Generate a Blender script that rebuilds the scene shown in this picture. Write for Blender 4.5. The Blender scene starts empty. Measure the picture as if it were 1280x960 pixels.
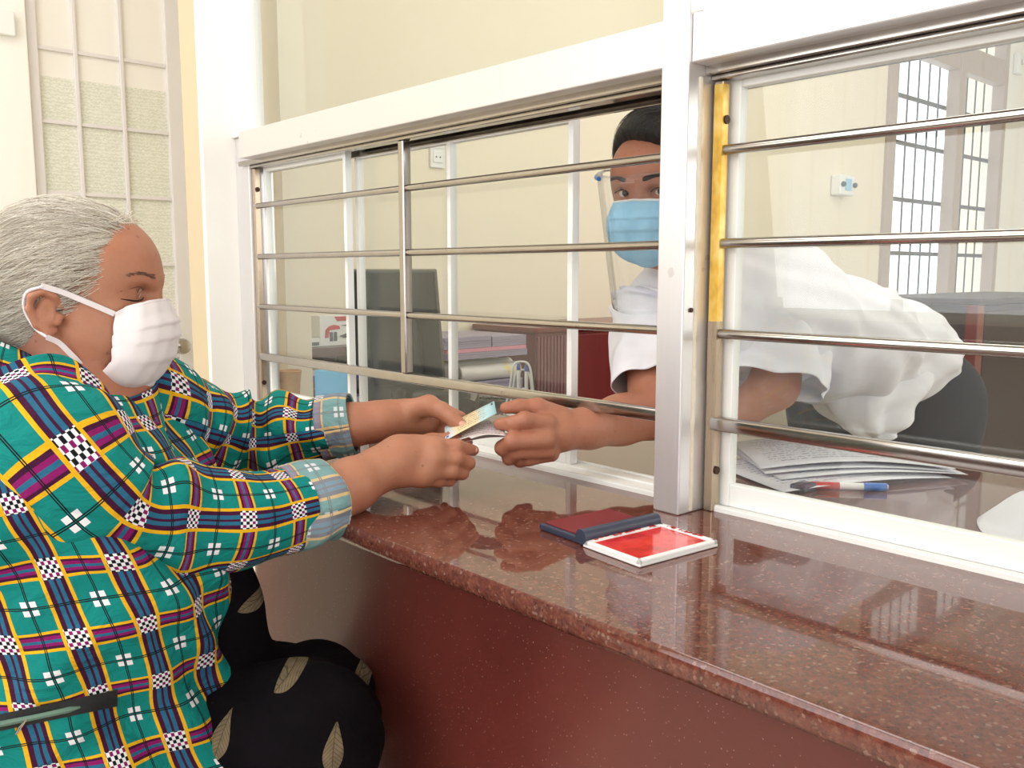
import bpy, bmesh, math, random
import numpy as np
from mathutils import Vector, Matrix

random.seed(7)
SC = bpy.context.scene
COL = SC.collection
# ------------------------------------------------------------------ camera
f_px = 1120.0
CAM = np.array([-0.97, 0.0, 1.162])
PITCH = math.atan(139 / f_px)
YAW = math.radians(42.0)
Fv = np.array([math.sin(YAW) * math.cos(PITCH), math.cos(YAW) * math.cos(PITCH), -math.sin(PITCH)])
Rv = np.array([math.cos(YAW), -math.sin(YAW), 0.0])
Uv = np.cross(Rv, Fv)
Fh = np.array([math.sin(YAW), math.cos(YAW), 0.0])
cd = bpy.data.cameras.new('camera')
cam = bpy.data.objects.new('camera', cd)
COL.objects.link(cam)
cd.sensor_width = 36.0
cd.lens = 36.0 * f_px / 1280.0
cd.clip_start = 0.05
cam.matrix_world = Matrix([[Rv[0], Uv[0], -Fv[0], CAM[0]], [Rv[1], Uv[1], -Fv[1], CAM[1]],
                           [Rv[2], Uv[2], -Fv[2], CAM[2]], [0, 0, 0, 1]])
SC.camera = cam
# ------------------------------------------------------------------ world, lights, exposure
SC.view_settings.view_transform = 'Standard'
SC.view_settings.look = 'None'
SC.view_settings.gamma = 1.0
SC.view_settings.use_curve_mapping = False
SC.view_settings.exposure = 0.0
W = bpy.data.worlds.new('daylight_sky')
SC.world = W
W.use_nodes = True
bg = W.node_tree.nodes['Background']
bg.inputs[0].default_value = (0.93, 0.97, 1.0, 1)
bg.inputs[1].default_value = 1.6


def area(name, loc, target, sx, sy, power, color=(1, 1, 1)):
    l = bpy.data.lights.new(name, 'AREA')
    l.shape = 'RECTANGLE'
    l.size, l.size_y = sx, sy
    l.energy = power
    l.color = color
    o = bpy.data.objects.new(name, l)
    COL.objects.link(o)
    o.location = loc
    o.rotation_euler = (Vector(target) - Vector(loc)).to_track_quat('-Z', 'Y').to_euler()
    return o


# daylight through the customer hall's windows and open door, and through the office windows, plus added overhead fill
area('hall_window_daylight', (-3.05, 1.0, 1.9), (0, 1.0, 1.3), 3.2, 1.9, 46, (1.0, 0.995, 0.99))
area('hall_entrance_daylight', (-1.7, -2.35, 1.5), (-0.6, 1.5, 1.1), 2.2, 2.2, 17, (1.0, 0.99, 0.98))
area('hall_overhead_fill', (-1.5, 1.4, 3.1), (-1.5, 1.4, 0), 1.2, 1.2, 24, (1.0, 0.985, 0.96))  # added fill without a known fitting, brightens the upper hall
area('office_window_daylight', (3.0, -2.35, 1.9), (2.6, 2.4, 1.2), 3.0, 1.8, 50, (1.0, 0.99, 0.97))
area('office_overhead_fill', (1.9, 1.0, 3.1), (1.9, 1.0, 0), 1.6, 1.2, 19, (1.0, 0.97, 0.92))  # added fill without a known fitting, brightens the office


# ------------------------------------------------------------------ pixel helpers (pixel + distance -> point in the place)
def ray(x, y):
    return Fv + Rv * (x - 640) / f_px + Uv * (480 - y) / f_px


def P(x, y, d):
    return CAM + ray(x, y) * d


def onX(x, y, X=0.0):
    r = ray(x, y)
    return CAM + r * ((X - CAM[0]) / r[0])


def onY(x, y, Y):
    r = ray(x, y)
    return CAM + r * ((Y - CAM[1]) / r[1])


def onZ(x, y, Z=0.85):
    r = ray(x, y)
    return CAM + r * ((Z - CAM[2]) / r[2])


def Q(r, w, z):
    p = CAM + Rv * r + Fh * w
    return np.array([p[0], p[1], z])


# ------------------------------------------------------------------ material helpers
def s2l(c):
    return tuple(((v / 12.92) if v <= 0.04045 else ((v + 0.055) / 1.055) ** 2.4) for v in [x / 255.0 for x in c])


class NT:
    def __init__(self, name):
        self.m = bpy.data.materials.new(name)
        self.m.use_nodes = True
        self.t = self.m.node_tree
        self.n = self.t.nodes
        self.b = self.n['Principled BSDF']

    def node(self, typ, **kw):
        x = self.n.new(typ)
        for k, v in kw.items():
            setattr(x, k, v)
        return x

    def link(self, a, b):
        self.t.links.new(a, b)

    def put(self, sock, v):
        if isinstance(v, bpy.types.NodeSocket):
            self.link(v, sock)
        elif isinstance(v, (tuple, list)) and len(v) == 3 and sock.type == 'RGBA':
            sock.default_value = (*v, 1)
        else:
            sock.default_value = v

    def math(self, op, a, b=0.0, c=0.0, clamp=False):
        x = self.node('ShaderNodeMath', operation=op, use_clamp=clamp)
        self.put(x.inputs[0], a)
        self.put(x.inputs[1], b)
        if op in ('COMPARE', 'SMOOTH_MIN', 'MULTIPLY_ADD'):
            self.put(x.inputs[2], c)
        return x.outputs[0]

    def mix(self, fac, a, b, typ='MIX'):
        x = self.node('ShaderNodeMix', data_type='RGBA', blend_type=typ)
        self.put(x.inputs[0], fac)
        self.put(x.inputs[6], a)
        self.put(x.inputs[7], b)
        return x.outputs[2]

    def noise(self, scale, detail=3, rough=0.5, vec=None, dist=0.0):
        x = self.node('ShaderNodeTexNoise')
        x.inputs['Scale'].default_value = scale
        x.inputs['Detail'].default_value = detail
        x.inputs['Roughness'].default_value = rough
        x.inputs['Distortion'].default_value = dist
        if vec is not None:
            self.link(vec, x.inputs['Vector'])
        return x.outputs['Fac']

    def voronoi(self, scale, vec=None, feat='F1', out='Distance'):
        x = self.node('ShaderNodeTexVoronoi', feature=feat)
        x.inputs['Scale'].default_value = scale
        if vec is not None:
            self.link(vec, x.inputs['Vector'])
        return x.outputs[out]

    def coord(self, kind='Object', scale=(1, 1, 1), rot=(0, 0, 0)):
        c = self.node('ShaderNodeTexCoord')
        mp = self.node('ShaderNodeMapping')
        self.link(c.outputs[kind], mp.inputs[0])
        mp.inputs['Scale'].default_value = scale
        mp.inputs['Rotation'].default_value = rot
        return mp.outputs[0]

    def ramp(self, fac, stops, const=False):
        x = self.node('ShaderNodeValToRGB')
        cr = x.color_ramp
        cr.interpolation = 'CONSTANT' if const else 'LINEAR'
        while len(cr.elements) < len(stops):
            cr.elements.new(0.5)
        for e, (p, c) in zip(cr.elements, stops):
            e.position = p
        for e, (p, c) in zip(cr.elements, stops):
            e.color = (*c, 1) if len(c) == 3 else c
        self.put(x.inputs[0], fac)
        return x.outputs[0]

    def bump(self, h, strength=0.2, dist=0.002):
        x = self.node('ShaderNodeBump')
        x.inputs['Strength'].default_value = strength
        x.inputs['Distance'].default_value = dist
        self.link(h, x.inputs['Height'])
        self.link(x.outputs[0], self.b.inputs['Normal'])

    def set(self, **kw):
        nm = dict(color='Base Color', rough='Roughness', metal='Metallic', coat='Coat Weight', coatr='Coat Roughness',
                  sss='Subsurface Weight', spec='Specular IOR Level', sheen='Sheen Weight', trans='Transmission Weight', ior='IOR')
        for k, v in kw.items():
            self.put(self.b.inputs[nm[k]], v)
        return self.m


def basic(name, rgb, rough=0.5, metal=0.0, var=0.06, scale=12.0, bump=0.0, coat=0.0, spec=0.5):
    t = NT(name)
    c = s2l(rgb)
    n = t.noise(scale, 4, 0.6, t.coord('Object'))
    lo = tuple(v * (1 - var) for v in c)
    hi = tuple(min(1, v * (1 + var)) for v in c)
    col = t.mix(n, lo, hi)
    if bump:
        t.bump(t.noise(scale * 12, 3, 0.6, t.coord('Object')), bump, 0.001)
    return t.set(color=col, rough=rough, metal=metal, coat=coat, spec=spec)


M = {}
M['wall'] = basic('cream_paint', (241, 231, 208), 0.55, var=0.02, scale=3, bump=0.03)
M['white_wall'] = basic('white_paint', (250, 247, 240), 0.5, var=0.01, scale=3, bump=0.03)
M['ceiling'] = basic('ceiling_paint', (248, 246, 240), 0.8, var=0.01)
M['white_al'] = basic('white_powder_coat', (243, 243, 240), 0.35, var=0.02, scale=30)
M['door_paint'] = basic('lilac_white_door_paint', (232, 226, 224), 0.4, var=0.02, scale=8)
M['plastic_white'] = basic('white_plastic', (240, 240, 238), 0.35, var=0.02)
M['navy'] = basic('navy_plastic', (52, 58, 78), 0.4, var=0.05)
M['maroon'] = basic('maroon_lid_lining', (122, 22, 34), 0.5, var=0.08, scale=60)
M['black'] = basic('black_plastic', (26, 28, 30), 0.35, var=0.1)
M['black_metal'] = basic('black_enamel', (36, 36, 40), 0.3, var=0.1)
M['monitor'] = basic('monitor_back_plastic', (40, 46, 46), 0.3, var=0.06)
M['dark_wood'] = basic('dark_wood', (40, 20, 21), 0.5, var=0.2, scale=10)
M['paper'] = basic('white_paper', (236, 236, 240), 0.7, var=0.02, scale=20)
M['rubber'] = basic('grey_rubber', (70, 70, 72), 0.7)
M['wire'] = basic('white_coated_wire', (235, 235, 232), 0.35)
M['blue_cap'] = basic('blue_pen_plastic', (40, 70, 170), 0.3)
M['cyan_blue'] = basic('bright_blue_plastic', (30, 110, 200), 0.3)
M['orange'] = basic('orange_straw', (214, 160, 96), 0.6, var=0.2, scale=60)
M['pink_paper'] = basic('pink_folder_card', (214, 140, 160), 0.7)
M['red'] = basic('red_print', (200, 44, 44), 0.5)
M['grey_print'] = basic('grey_print', (70, 74, 80), 0.5)
M['dark_trousers'] = basic('charcoal_trousers', (40, 44, 52), 0.85, var=0.2, scale=40)
M['bolt'] = basic('dark_bolt', (70, 50, 38), 0.5, metal=0.7)
M['silicone'] = basic('old_silicone', (228, 218, 198), 0.5, var=0.1, scale=90)


def m_aluminium(name, rgb, rough, sc=(60, 60, 1.2)):
    t = NT(name)
    v = t.coord('Object', sc)
    n = t.noise(8, 4, 0.6, v)
    n2 = t.noise(5, 4, 0.7, t.coord('Object'))
    c = s2l(rgb)
    col = t.mix(n, tuple(x * 0.93 for x in c), c)
    col = t.mix(t.math('MULTIPLY', t.math('GREATER_THAN', n2, 0.66), 0.25), col, s2l((150, 140, 130)))
    r = t.math('ADD', t.math('MULTIPLY', n, 0.15), rough)
    return t.set(color=col, rough=r, metal=0.75)


M['alu'] = m_aluminium('brushed_aluminium', (232, 230, 232), 0.32)
def m_steel():
    t = NT('polished_stainless_steel')
    n = t.noise(30, 3, 0.6, t.coord('Object'))
    spots = t.math('MULTIPLY', t.math('GREATER_THAN', t.noise(60, 3, 0.7, t.coord('Object')), 0.68), 0.35)
    col = t.mix(n, s2l((168, 162, 156)), s2l((190, 184, 178)))
    col = t.mix(spots, col, s2l((120, 96, 84)))
    return t.set(color=col, rough=t.math('ADD', t.math('MULTIPLY', n, 0.08), 0.12), metal=1.0)


M['alu_bar'] = m_steel()
M['steel_channel'] = m_aluminium('worn_steel_channel', (190, 172, 150), 0.22)


def m_yellow():
    t = NT('yellowed_protective_film')
    n = t.noise(12, 4, 0.7, t.coord('Object', (1, 1, 0.6)))
    col = t.ramp(n, [(0.32, s2l((168, 124, 70))), (0.46, s2l((236, 190, 80))), (0.6, s2l((254, 230, 150)))])
    return t.set(color=col, rough=0.35, metal=0.35)


M['yellow_film'] = m_yellow()


def m_granite():
    t = NT('polished_pink_brown_granite')
    v = t.coord('Object')
    n1 = t.noise(110, 6, 0.8, v)
    vo = t.voronoi(340, v, out='Color')
    sep = t.node('ShaderNodeSeparateColor')
    t.link(vo, sep.inputs[0])
    big = t.noise(7, 4, 0.6, v)
    base = t.ramp(n1, [(0.3, s2l((54, 34, 32))), (0.42, s2l((92, 50, 42))), (0.55, s2l((120, 66, 54))), (0.68, s2l((142, 96, 80))), (0.8, s2l((170, 140, 126)))])
    spk = t.ramp(sep.outputs[0], [(0.0, s2l((46, 38, 38))), (0.12, s2l((88, 52, 46))), (0.5, s2l((110, 66, 56))), (0.86, s2l((134, 96, 82))), (0.96, s2l((168, 146, 132)))], const=True)
    col = t.mix(0.4, base, spk)
    col = t.mix(t.math('MULTIPLY', big, 0.35), col, s2l((100, 48, 38)))
    return t.set(color=col, rough=0.05, coat=0.3, coatr=0.02, spec=0.45)


M['granite'] = m_granite()


def m_panel():
    t = NT('polished_red_terrazzo')
    v = t.coord('Object')
    n1 = t.noise(2.5, 4, 0.6, v)
    fine = t.noise(160, 3, 0.7, v)
    base = t.ramp(n1, [(0.3, s2l((90, 40, 34))), (0.55, s2l((104, 48, 41))), (0.75, s2l((120, 60, 51)))])
    chips = t.voronoi(190, v)
    fleck = t.math('MULTIPLY', t.math('LESS_THAN', chips, 0.14), t.math('GREATER_THAN', fine, 0.5))
    col = t.mix(t.math('MULTIPLY', fleck, 0.5), base, s2l((196, 150, 140)))
    col = t.mix(t.math('MULTIPLY', fine, 0.25), col, s2l((90, 32, 28)))
    return t.set(color=col, rough=0.3, coat=0.12, coatr=0.12)


M['panel'] = m_panel()


def m_floor():
    t = NT('cream_floor_tiles')
    v = t.coord('Object')
    br = t.node('ShaderNodeTexBrick')
    br.offset = 0.0
    t.link(v, br.inputs['Vector'])
    br.inputs['Scale'].default_value = 1.0
    br.inputs['Brick Width'].default_value = 0.4
    br.inputs['Row Height'].default_value = 0.4
    br.inputs['Mortar Size'].default_value = 0.003
    br.inputs['Color1'].default_value = (*s2l((206, 196, 180)), 1)
    br.inputs['Color2'].default_value = (*s2l((214, 204, 188)), 1)
    br.inputs['Mortar'].default_value = (*s2l((150, 140, 128)), 1)
    return t.set(color=br.outputs['Color'], rough=0.2)


M['floor'] = m_floor()


def m_glass(name, tint=(0.965, 0.98, 0.965), ior=1.5, haze=0.0):
    t = NT(name)
    t.n.remove(t.b)
    out = t.n['Material Output']
    tr = t.node('ShaderNodeBsdfTransparent')
    tr.inputs[0].default_value = (*tint, 1)
    gl = t.node('ShaderNodeBsdfGlossy')
    gl.inputs['Roughness'].default_value = 0.0
    lw = t.node('ShaderNodeLayerWeight')
    lw.inputs[0].default_value = 0.5
    f0 = ((ior - 1) / (ior + 1)) ** 2
    sch = t.math('ADD', t.math('MULTIPLY', t.math('POWER', lw.outputs['Facing'], 5.0), 1 - f0), f0)
    mx = t.node('ShaderNodeMixShader')
    t.link(sch, mx.inputs[0])
    t.link(tr.outputs[0], mx.inputs[1])
    t.link(gl.outputs[0], mx.inputs[2])
    last = mx.outputs[0]
    if haze:
        df = t.node('ShaderNodeBsdfDiffuse')
        df.inputs[0].default_value = (0.85, 0.85, 0.82, 1)
        m2 = t.node('ShaderNodeMixShader')
        h = t.math('MULTIPLY', t.noise(6, 3, 0.6, t.coord('Object')), haze * 2)
        t.link(h, m2.inputs[0])
        t.link(last, m2.inputs[1])
        t.link(df.outputs[0], m2.inputs[2])
        last = m2.outputs[0]
    t.link(last, out.inputs[0])
    return t.m


M['glass'] = m_glass('clear_glass', haze=0.02)
M['visor'] = m_glass('clear_visor_film', (0.985, 0.99, 0.995), 1.4, haze=0.02)


def m_frost():
    t = NT('patterned_frosted_glass')
    v = t.coord('Object', (1, 1, 1))
    w = t.node('ShaderNodeTexWave', wave_type='BANDS', bands_direction='Z')
    t.link(v, w.inputs[0])
    w.inputs['Scale'].default_value = 28
    w.inputs['Distortion'].default_value = 6
    w.inputs['Detail'].default_value = 1
    w.inputs['Detail Scale'].default_value = 4
    col = t.mix(w.outputs['Fac'], s2l((222, 222, 206)), s2l((240, 239, 226)))
    t.bump(w.outputs['Fac'], 0.3, 0.002)
    return t.set(color=col, rough=0.25)


M['frost'] = m_frost()
M['curtain_white'] = basic('cream_blind', (248, 243, 234), 0.7, var=0.02)


def m_redwood(name, a, b):
    t = NT(name)
    n = t.noise(5, 5, 0.6, t.coord('Object', (6, 6, 0.7)), 0.6)
    return t.set(color=t.mix(n, s2l(a), s2l(b)), rough=0.3, coat=0.3)


M['redwood'] = m_redwood('varnished_red_wood', (96, 24, 26), (128, 38, 36))
M['brownwood'] = m_redwood('brown_wood', (70, 38, 34), (96, 56, 46))


def m_skin(name, base, dark, red, spots=0.0):
    t = NT(name)
    v = t.coord('Object')
    n = t.noise(22, 4, 0.6, v)
    col = t.mix(n, s2l(dark), s2l(base))
    n2 = t.noise(9, 3, 0.5, v)
    col = t.mix(t.math('MULTIPLY', t.math('SUBTRACT', n2, 0.42, clamp=True), 1.6, clamp=True), col, s2l(red))
    if spots:
        sp = t.math('LESS_THAN', t.voronoi(75, v), 0.16)
        msk = t.math('MULTIPLY', sp, t.math('GREATER_THAN', t.noise(30, 2, 0.5, v), 0.55))
        col = t.mix(t.math('MULTIPLY', msk, spots), col, s2l((110, 62, 46)))
    t.bump(t.math('ADD', t.noise(260, 4, 0.7, v), t.math('MULTIPLY', t.noise(85, 3, 0.6, t.coord('Object', (1, 1, 0.45)), 0.8), 0.9)), 0.4, 0.0014)
    t.b.inputs['Subsurface Radius'].default_value = (0.012, 0.005, 0.003)
    t.b.inputs['Subsurface Scale'].default_value = 0.4
    return t.set(color=col, rough=0.48, sss=0.12)


M['skin_w'] = m_skin('tanned_aged_skin', (192, 136, 106), (162, 102, 76), (184, 106, 82), 0.5)
M['skin_m'] = m_skin('tanned_skin', (186, 128, 100), (160, 102, 78), (174, 108, 86), 0.15)


def m_hair(name, a, b, sc=(5, 60, 60)):
    t = NT(name)
    v = t.coord('Object', sc)
    n = t.noise(4, 5, 0.65, v, 0.5)
    big = t.noise(9, 3, 0.6, t.coord('Object'))
    col = t.mix(t.math('MULTIPLY', t.math('ADD', n, big), 0.5), s2l(a), s2l(b))
    t.bump(n, 0.9, 0.004)
    return t.set(color=col, rough=0.5)


M['hair_grey'] = m_hair('silver_grey_hair', (176, 164, 148), (242, 236, 222))
M['hair_light'] = basic('white_hair', (240, 234, 222), 0.45, var=0.1)
M['hair_mid'] = basic('grey_hair', (214, 204, 188), 0.45, var=0.1)
M['hair_dark'] = basic('dark_grey_hair', (160, 146, 130), 0.45, var=0.1)
M['hair_black'] = m_hair('black_hair', (14, 12, 14), (34, 29, 30), (60, 60, 8))
M['brow'] = basic('brow_hair', (104, 70, 56), 0.7)
M['nail'] = basic('fingernail', (214, 160, 140), 0.3)
M['shaded_side'] = basic('beige_column_shade', (214, 196, 164), 0.6, var=0.02)  # darker beige stands in for shade on the white column's side
M['brow_soft'] = basic('lid_crease_skin', (140, 84, 64), 0.6)
M['lash'] = basic('dark_lash', (34, 22, 20), 0.6)
M['eye_white'] = basic('eye_white', (215, 205, 200), 0.2)
M['iris'] = basic('dark_iris', (28, 16, 14), 0.1)
M['mask_white'] = basic('white_mask_fabric', (236, 228, 230), 0.8, var=0.02, scale=60, bump=0.15)
M['mask_edge'] = basic('grey_mask_lining', (206, 200, 208), 0.8, var=0.02, scale=60)
M['mask_blue'] = basic('blue_mask_fabric', (150, 204, 232), 0.8, var=0.05, scale=60, bump=0.15)
def m_white_shirt():
    t = NT('white_cotton')
    ob = t.coord('Object', (1.0, 1.0, 0.8))
    t.bump(t.noise(13, 2, 0.4, ob, 0.6), 0.55, 0.018)
    return t.set(color=s2l((236, 234, 240)), rough=0.85, spec=0.2)


M['shirt_white'] = m_white_shirt()
M['zip_black'] = basic('black_zip_tape', (22, 24, 26), 0.7)
M['zip_lining'] = basic('green_pocket_lining', (96, 124, 108), 0.8)
M['bead'] = basic('dark_bead', (30, 24, 24), 0.3)


def m_plaid(name, wash=0.0):
    t = NT(name)
    uvn = t.node('ShaderNodeUVMap')
    sp = t.node('ShaderNodeSeparateXYZ')
    t.link(uvn.outputs[0], sp.inputs[0])
    wob = t.noise(14, 2, 0.5, uvn.outputs[0])
    u = t.math('ADD', sp.outputs[0], t.math('MULTIPLY', t.math('SUBTRACT', wob, 0.5), 0.006))
    v = t.math('ADD', sp.outputs[1], t.math('MULTIPLY', t.math('SUBTRACT', t.noise(11, 2, 0.5, uvn.outputs[0]), 0.5), 0.006))
    PU, PV = 0.073, 0.067
    fu = t.math('FRACT', t.math('DIVIDE', u, PU))
    fv = t.math('FRACT', t.math('DIVIDE', v, PV))
    teal, yel, pur, mag, blu = s2l((14, 132, 126)), s2l((236, 180, 24)), s2l((66, 14, 54)), s2l((138, 20, 100)), s2l((40, 104, 136))
    blk, wht = s2l((18, 20, 24)), s2l((240, 240, 245))
    s = 0.27
    stU = [(0, teal), (s, yel), (s + .055, pur), (s + .125, blu), (s + .195, pur), (s + .235, blu), (s + .30, pur), (s + .37, yel), (s + .425, teal)]
    cU = t.ramp(fu, stU, True)
    mU = t.ramp(fu, [(0, (0, 0, 0)), (s, (1, 1, 1)), (s + .425, (0, 0, 0))], True)
    s2 = 0.36
    stV = [(0, teal), (s2, yel), (s2 + .045, pur), (s2 + .085, mag), (s2 + .125, blu), (s2 + .17, mag), (s2 + .22, pur), (s2 + .25, yel), (s2 + .29, teal)]
    cV = t.ramp(fv, stV, True)
    mV = t.ramp(fv, [(0, (0, 0, 0)), (s2, (1, 1, 1)), (s2 + .29, (0, 0, 0))], True)
    col = t.mix(mV, teal, cV)
    col = t.mix(mU, col, cU)
    # checked crossing of the two bundles
    both = t.math('MULTIPLY', mU, mV)
    inner = t.math('MULTIPLY', t.math('GREATER_THAN', fu, s + .055), t.math('LESS_THAN', fu, s + .37))
    cu = t.math('FLOOR', t.math('DIVIDE', u, PU * 0.0525))
    cv = t.math('FLOOR', t.math('DIVIDE', v, PV * 0.055))
    par = t.math('MODULO', t.math('ABSOLUTE', t.math('ADD', cu, cv)), 2.0)
    par3 = t.math('MODULO', t.math('ABSOLUTE', cv), 3.0)
    chk = t.mix(t.math('GREATER_THAN', par, 0.5), t.mix(t.math('GREATER_THAN', par3, 1.5), blk, mag), wht)
    col = t.mix(t.math('MULTIPLY', both, inner), col, chk)
    # thin dark double lines and white four-square flowers
    du = t.math('MULTIPLY', t.math('ABSOLUTE', t.math('SUBTRACT', t.math('FRACT', t.math('ADD', t.math('DIVIDE', u, PU), 0.02)), 0.0)), PU)
    du = t.math('MULTIPLY', t.math('PINGPONG', t.math('DIVIDE', u, PU), 0.5), PU)
    dv = t.math('MULTIPLY', t.math('PINGPONG', t.math('DIVIDE', v, PV), 0.5), PV)

    def band(d, a, b):
        return t.math('MULTIPLY', t.math('GREATER_THAN', d, a), t.math('LESS_THAN', d, b))
    ln = t.math('MAXIMUM', band(du, 0.00035, 0.0015), band(dv, 0.00035, 0.0014))
    sq = t.math('MULTIPLY', band(du, 0.0013, 0.0078), band(dv, 0.0012, 0.0068))
    col = t.mix(sq, col, wht)
    col = t.mix(ln, col, blk)
    if wash:
        col = t.mix(wash, col, s2l((188, 200, 206)))
    fine = t.noise(900, 2, 0.5, uvn.outputs[0])
    col = t.mix(t.math('MULTIPLY', fine, 0.12), col, s2l((20, 40, 44)))
    ob = t.coord('Object', (1, 1, 1.6))
    hgt = t.math('ADD', t.noise(17, 4, 0.5, ob, 0.8), t.math('MULTIPLY', t.noise(500, 2, 0.5, uvn.outputs[0]), 0.02))
    t.bump(hgt, 0.75, 0.016)
    return t.set(color=col, rough=0.85, spec=0.2)


M['plaid'] = m_plaid('teal_plaid_cotton')
M['plaid_pale'] = m_plaid('pale_reverse_of_plaid_cotton', 0.42)


def m_floral():
    t = NT('black_leaf_print_cotton')
    g = t.node('ShaderNodeTexCoord')
    sp = t.node('ShaderNodeSeparateXYZ')
    t.link(g.outputs['Object'], sp.inputs[0])
    a = t.math('SUBTRACT', t.math('MULTIPLY', sp.outputs[0], 0.74), t.math('MULTIPLY', sp.outputs[1], 0.67))
    cb = t.node('ShaderNodeCombineXYZ')
    t.link(a, cb.inputs[0])
    t.link(sp.outputs[2], cb.inputs[1])
    vo = t.node('ShaderNodeTexVoronoi', feature='F1', voronoi_dimensions='2D')
    vo.inputs['Scale'].default_value = 16
    vo.inputs['Randomness'].default_value = 0.75
    t.link(cb.outputs[0], vo.inputs['Vector'])
    d = t.node('ShaderNodeVectorMath', operation='SUBTRACT')
    t.link(cb.outputs[0], d.inputs[0])
    t.link(vo.outputs['Position'], d.inputs[1])
    sc = t.node('ShaderNodeSeparateColor')
    t.link(vo.outputs['Color'], sc.inputs[0])
    ro = t.node('ShaderNodeVectorRotate', rotation_type='Z_AXIS')
    t.link(d.outputs[0], ro.inputs['Vector'])
    t.link(t.math('MULTIPLY', sc.outputs[0], 3.14), ro.inputs['Angle'])
    q = t.node('ShaderNodeSeparateXYZ')
    t.link(ro.outputs[0], q.inputs[0])
    x, y = q.outputs[0], q.outputs[1]
    xx = t.math('DIVIDE', x, 0.026)
    w = t.math('MULTIPLY', t.math('SUBTRACT', 1.0, t.math('MULTIPLY', xx, xx)), t.math('MULTIPLY_ADD', xx, 0.004, 0.010))
    leaf = t.math('LESS_THAN', t.math('ABSOLUTE', y), w)
    keep = t.math('GREATER_THAN', sc.outputs[1], 0.35)
    mid = t.math('LESS_THAN', t.math('ABSOLUTE', y), 0.0005)
    rib = t.math('LESS_THAN', t.math('FRACT', t.math('MULTIPLY', t.math('SUBTRACT', x, t.math('ABSOLUTE', y)), 220)), 0.18)
    vein = t.math('MAXIMUM', mid, rib)
    lc = t.mix(t.noise(70, 2, 0.6, g.outputs['Object']), s2l((84, 72, 58)), s2l((142, 126, 98)))
    lc = t.mix(t.math('MULTIPLY', vein, 0.6), lc, s2l((50, 42, 38)))
    base = t.mix(t.noise(18, 3, 0.6, g.outputs['Object']), s2l((8, 7, 10)), s2l((20, 15, 20)))
    col = t.mix(t.math('MULTIPLY', leaf, keep), base, lc)
    t.bump(t.noise(26, 3, 0.6, g.outputs['Object']), 0.5, 0.006)
    return t.set(color=col, rough=0.95, spec=0.1)


M['floral'] = m_floral()


# ------------------------------------------------------------------ mesh helpers
def link_mesh(name, verts, faces, mat, parent=None, smooth=False, uv=None, mats=None, midx=None):
    me = bpy.data.meshes.new(name)
    me.from_pydata([tuple(map(float, v)) for v in verts], [], [tuple(int(i) for i in fc) for fc in faces])
    if mats:
        for m in mats:
            me.materials.append(m)
        me.polygons.foreach_set('material_index', midx)
    else:
        me.materials.append(mat)
    if smooth:
        me.polygons.foreach_set('use_smooth', [True] * len(me.polygons))
    if uv is not None:
        l = me.uv_layers.new(name='UVMap')
        idx = np.zeros(len(me.loops), dtype=np.int32)
        me.loops.foreach_get('vertex_index', idx)
        l.data.foreach_set('uv', np.asarray(uv, dtype=np.float32)[idx].ravel())
    o = bpy.data.objects.new(name, me)
    COL.objects.link(o)
    if parent is not None:
        attach(o, parent)
    return o


def attach(o, parent):
    bpy.context.view_layer.update()
    o.parent = parent
    o.matrix_parent_inverse = parent.matrix_world.inverted()


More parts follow.
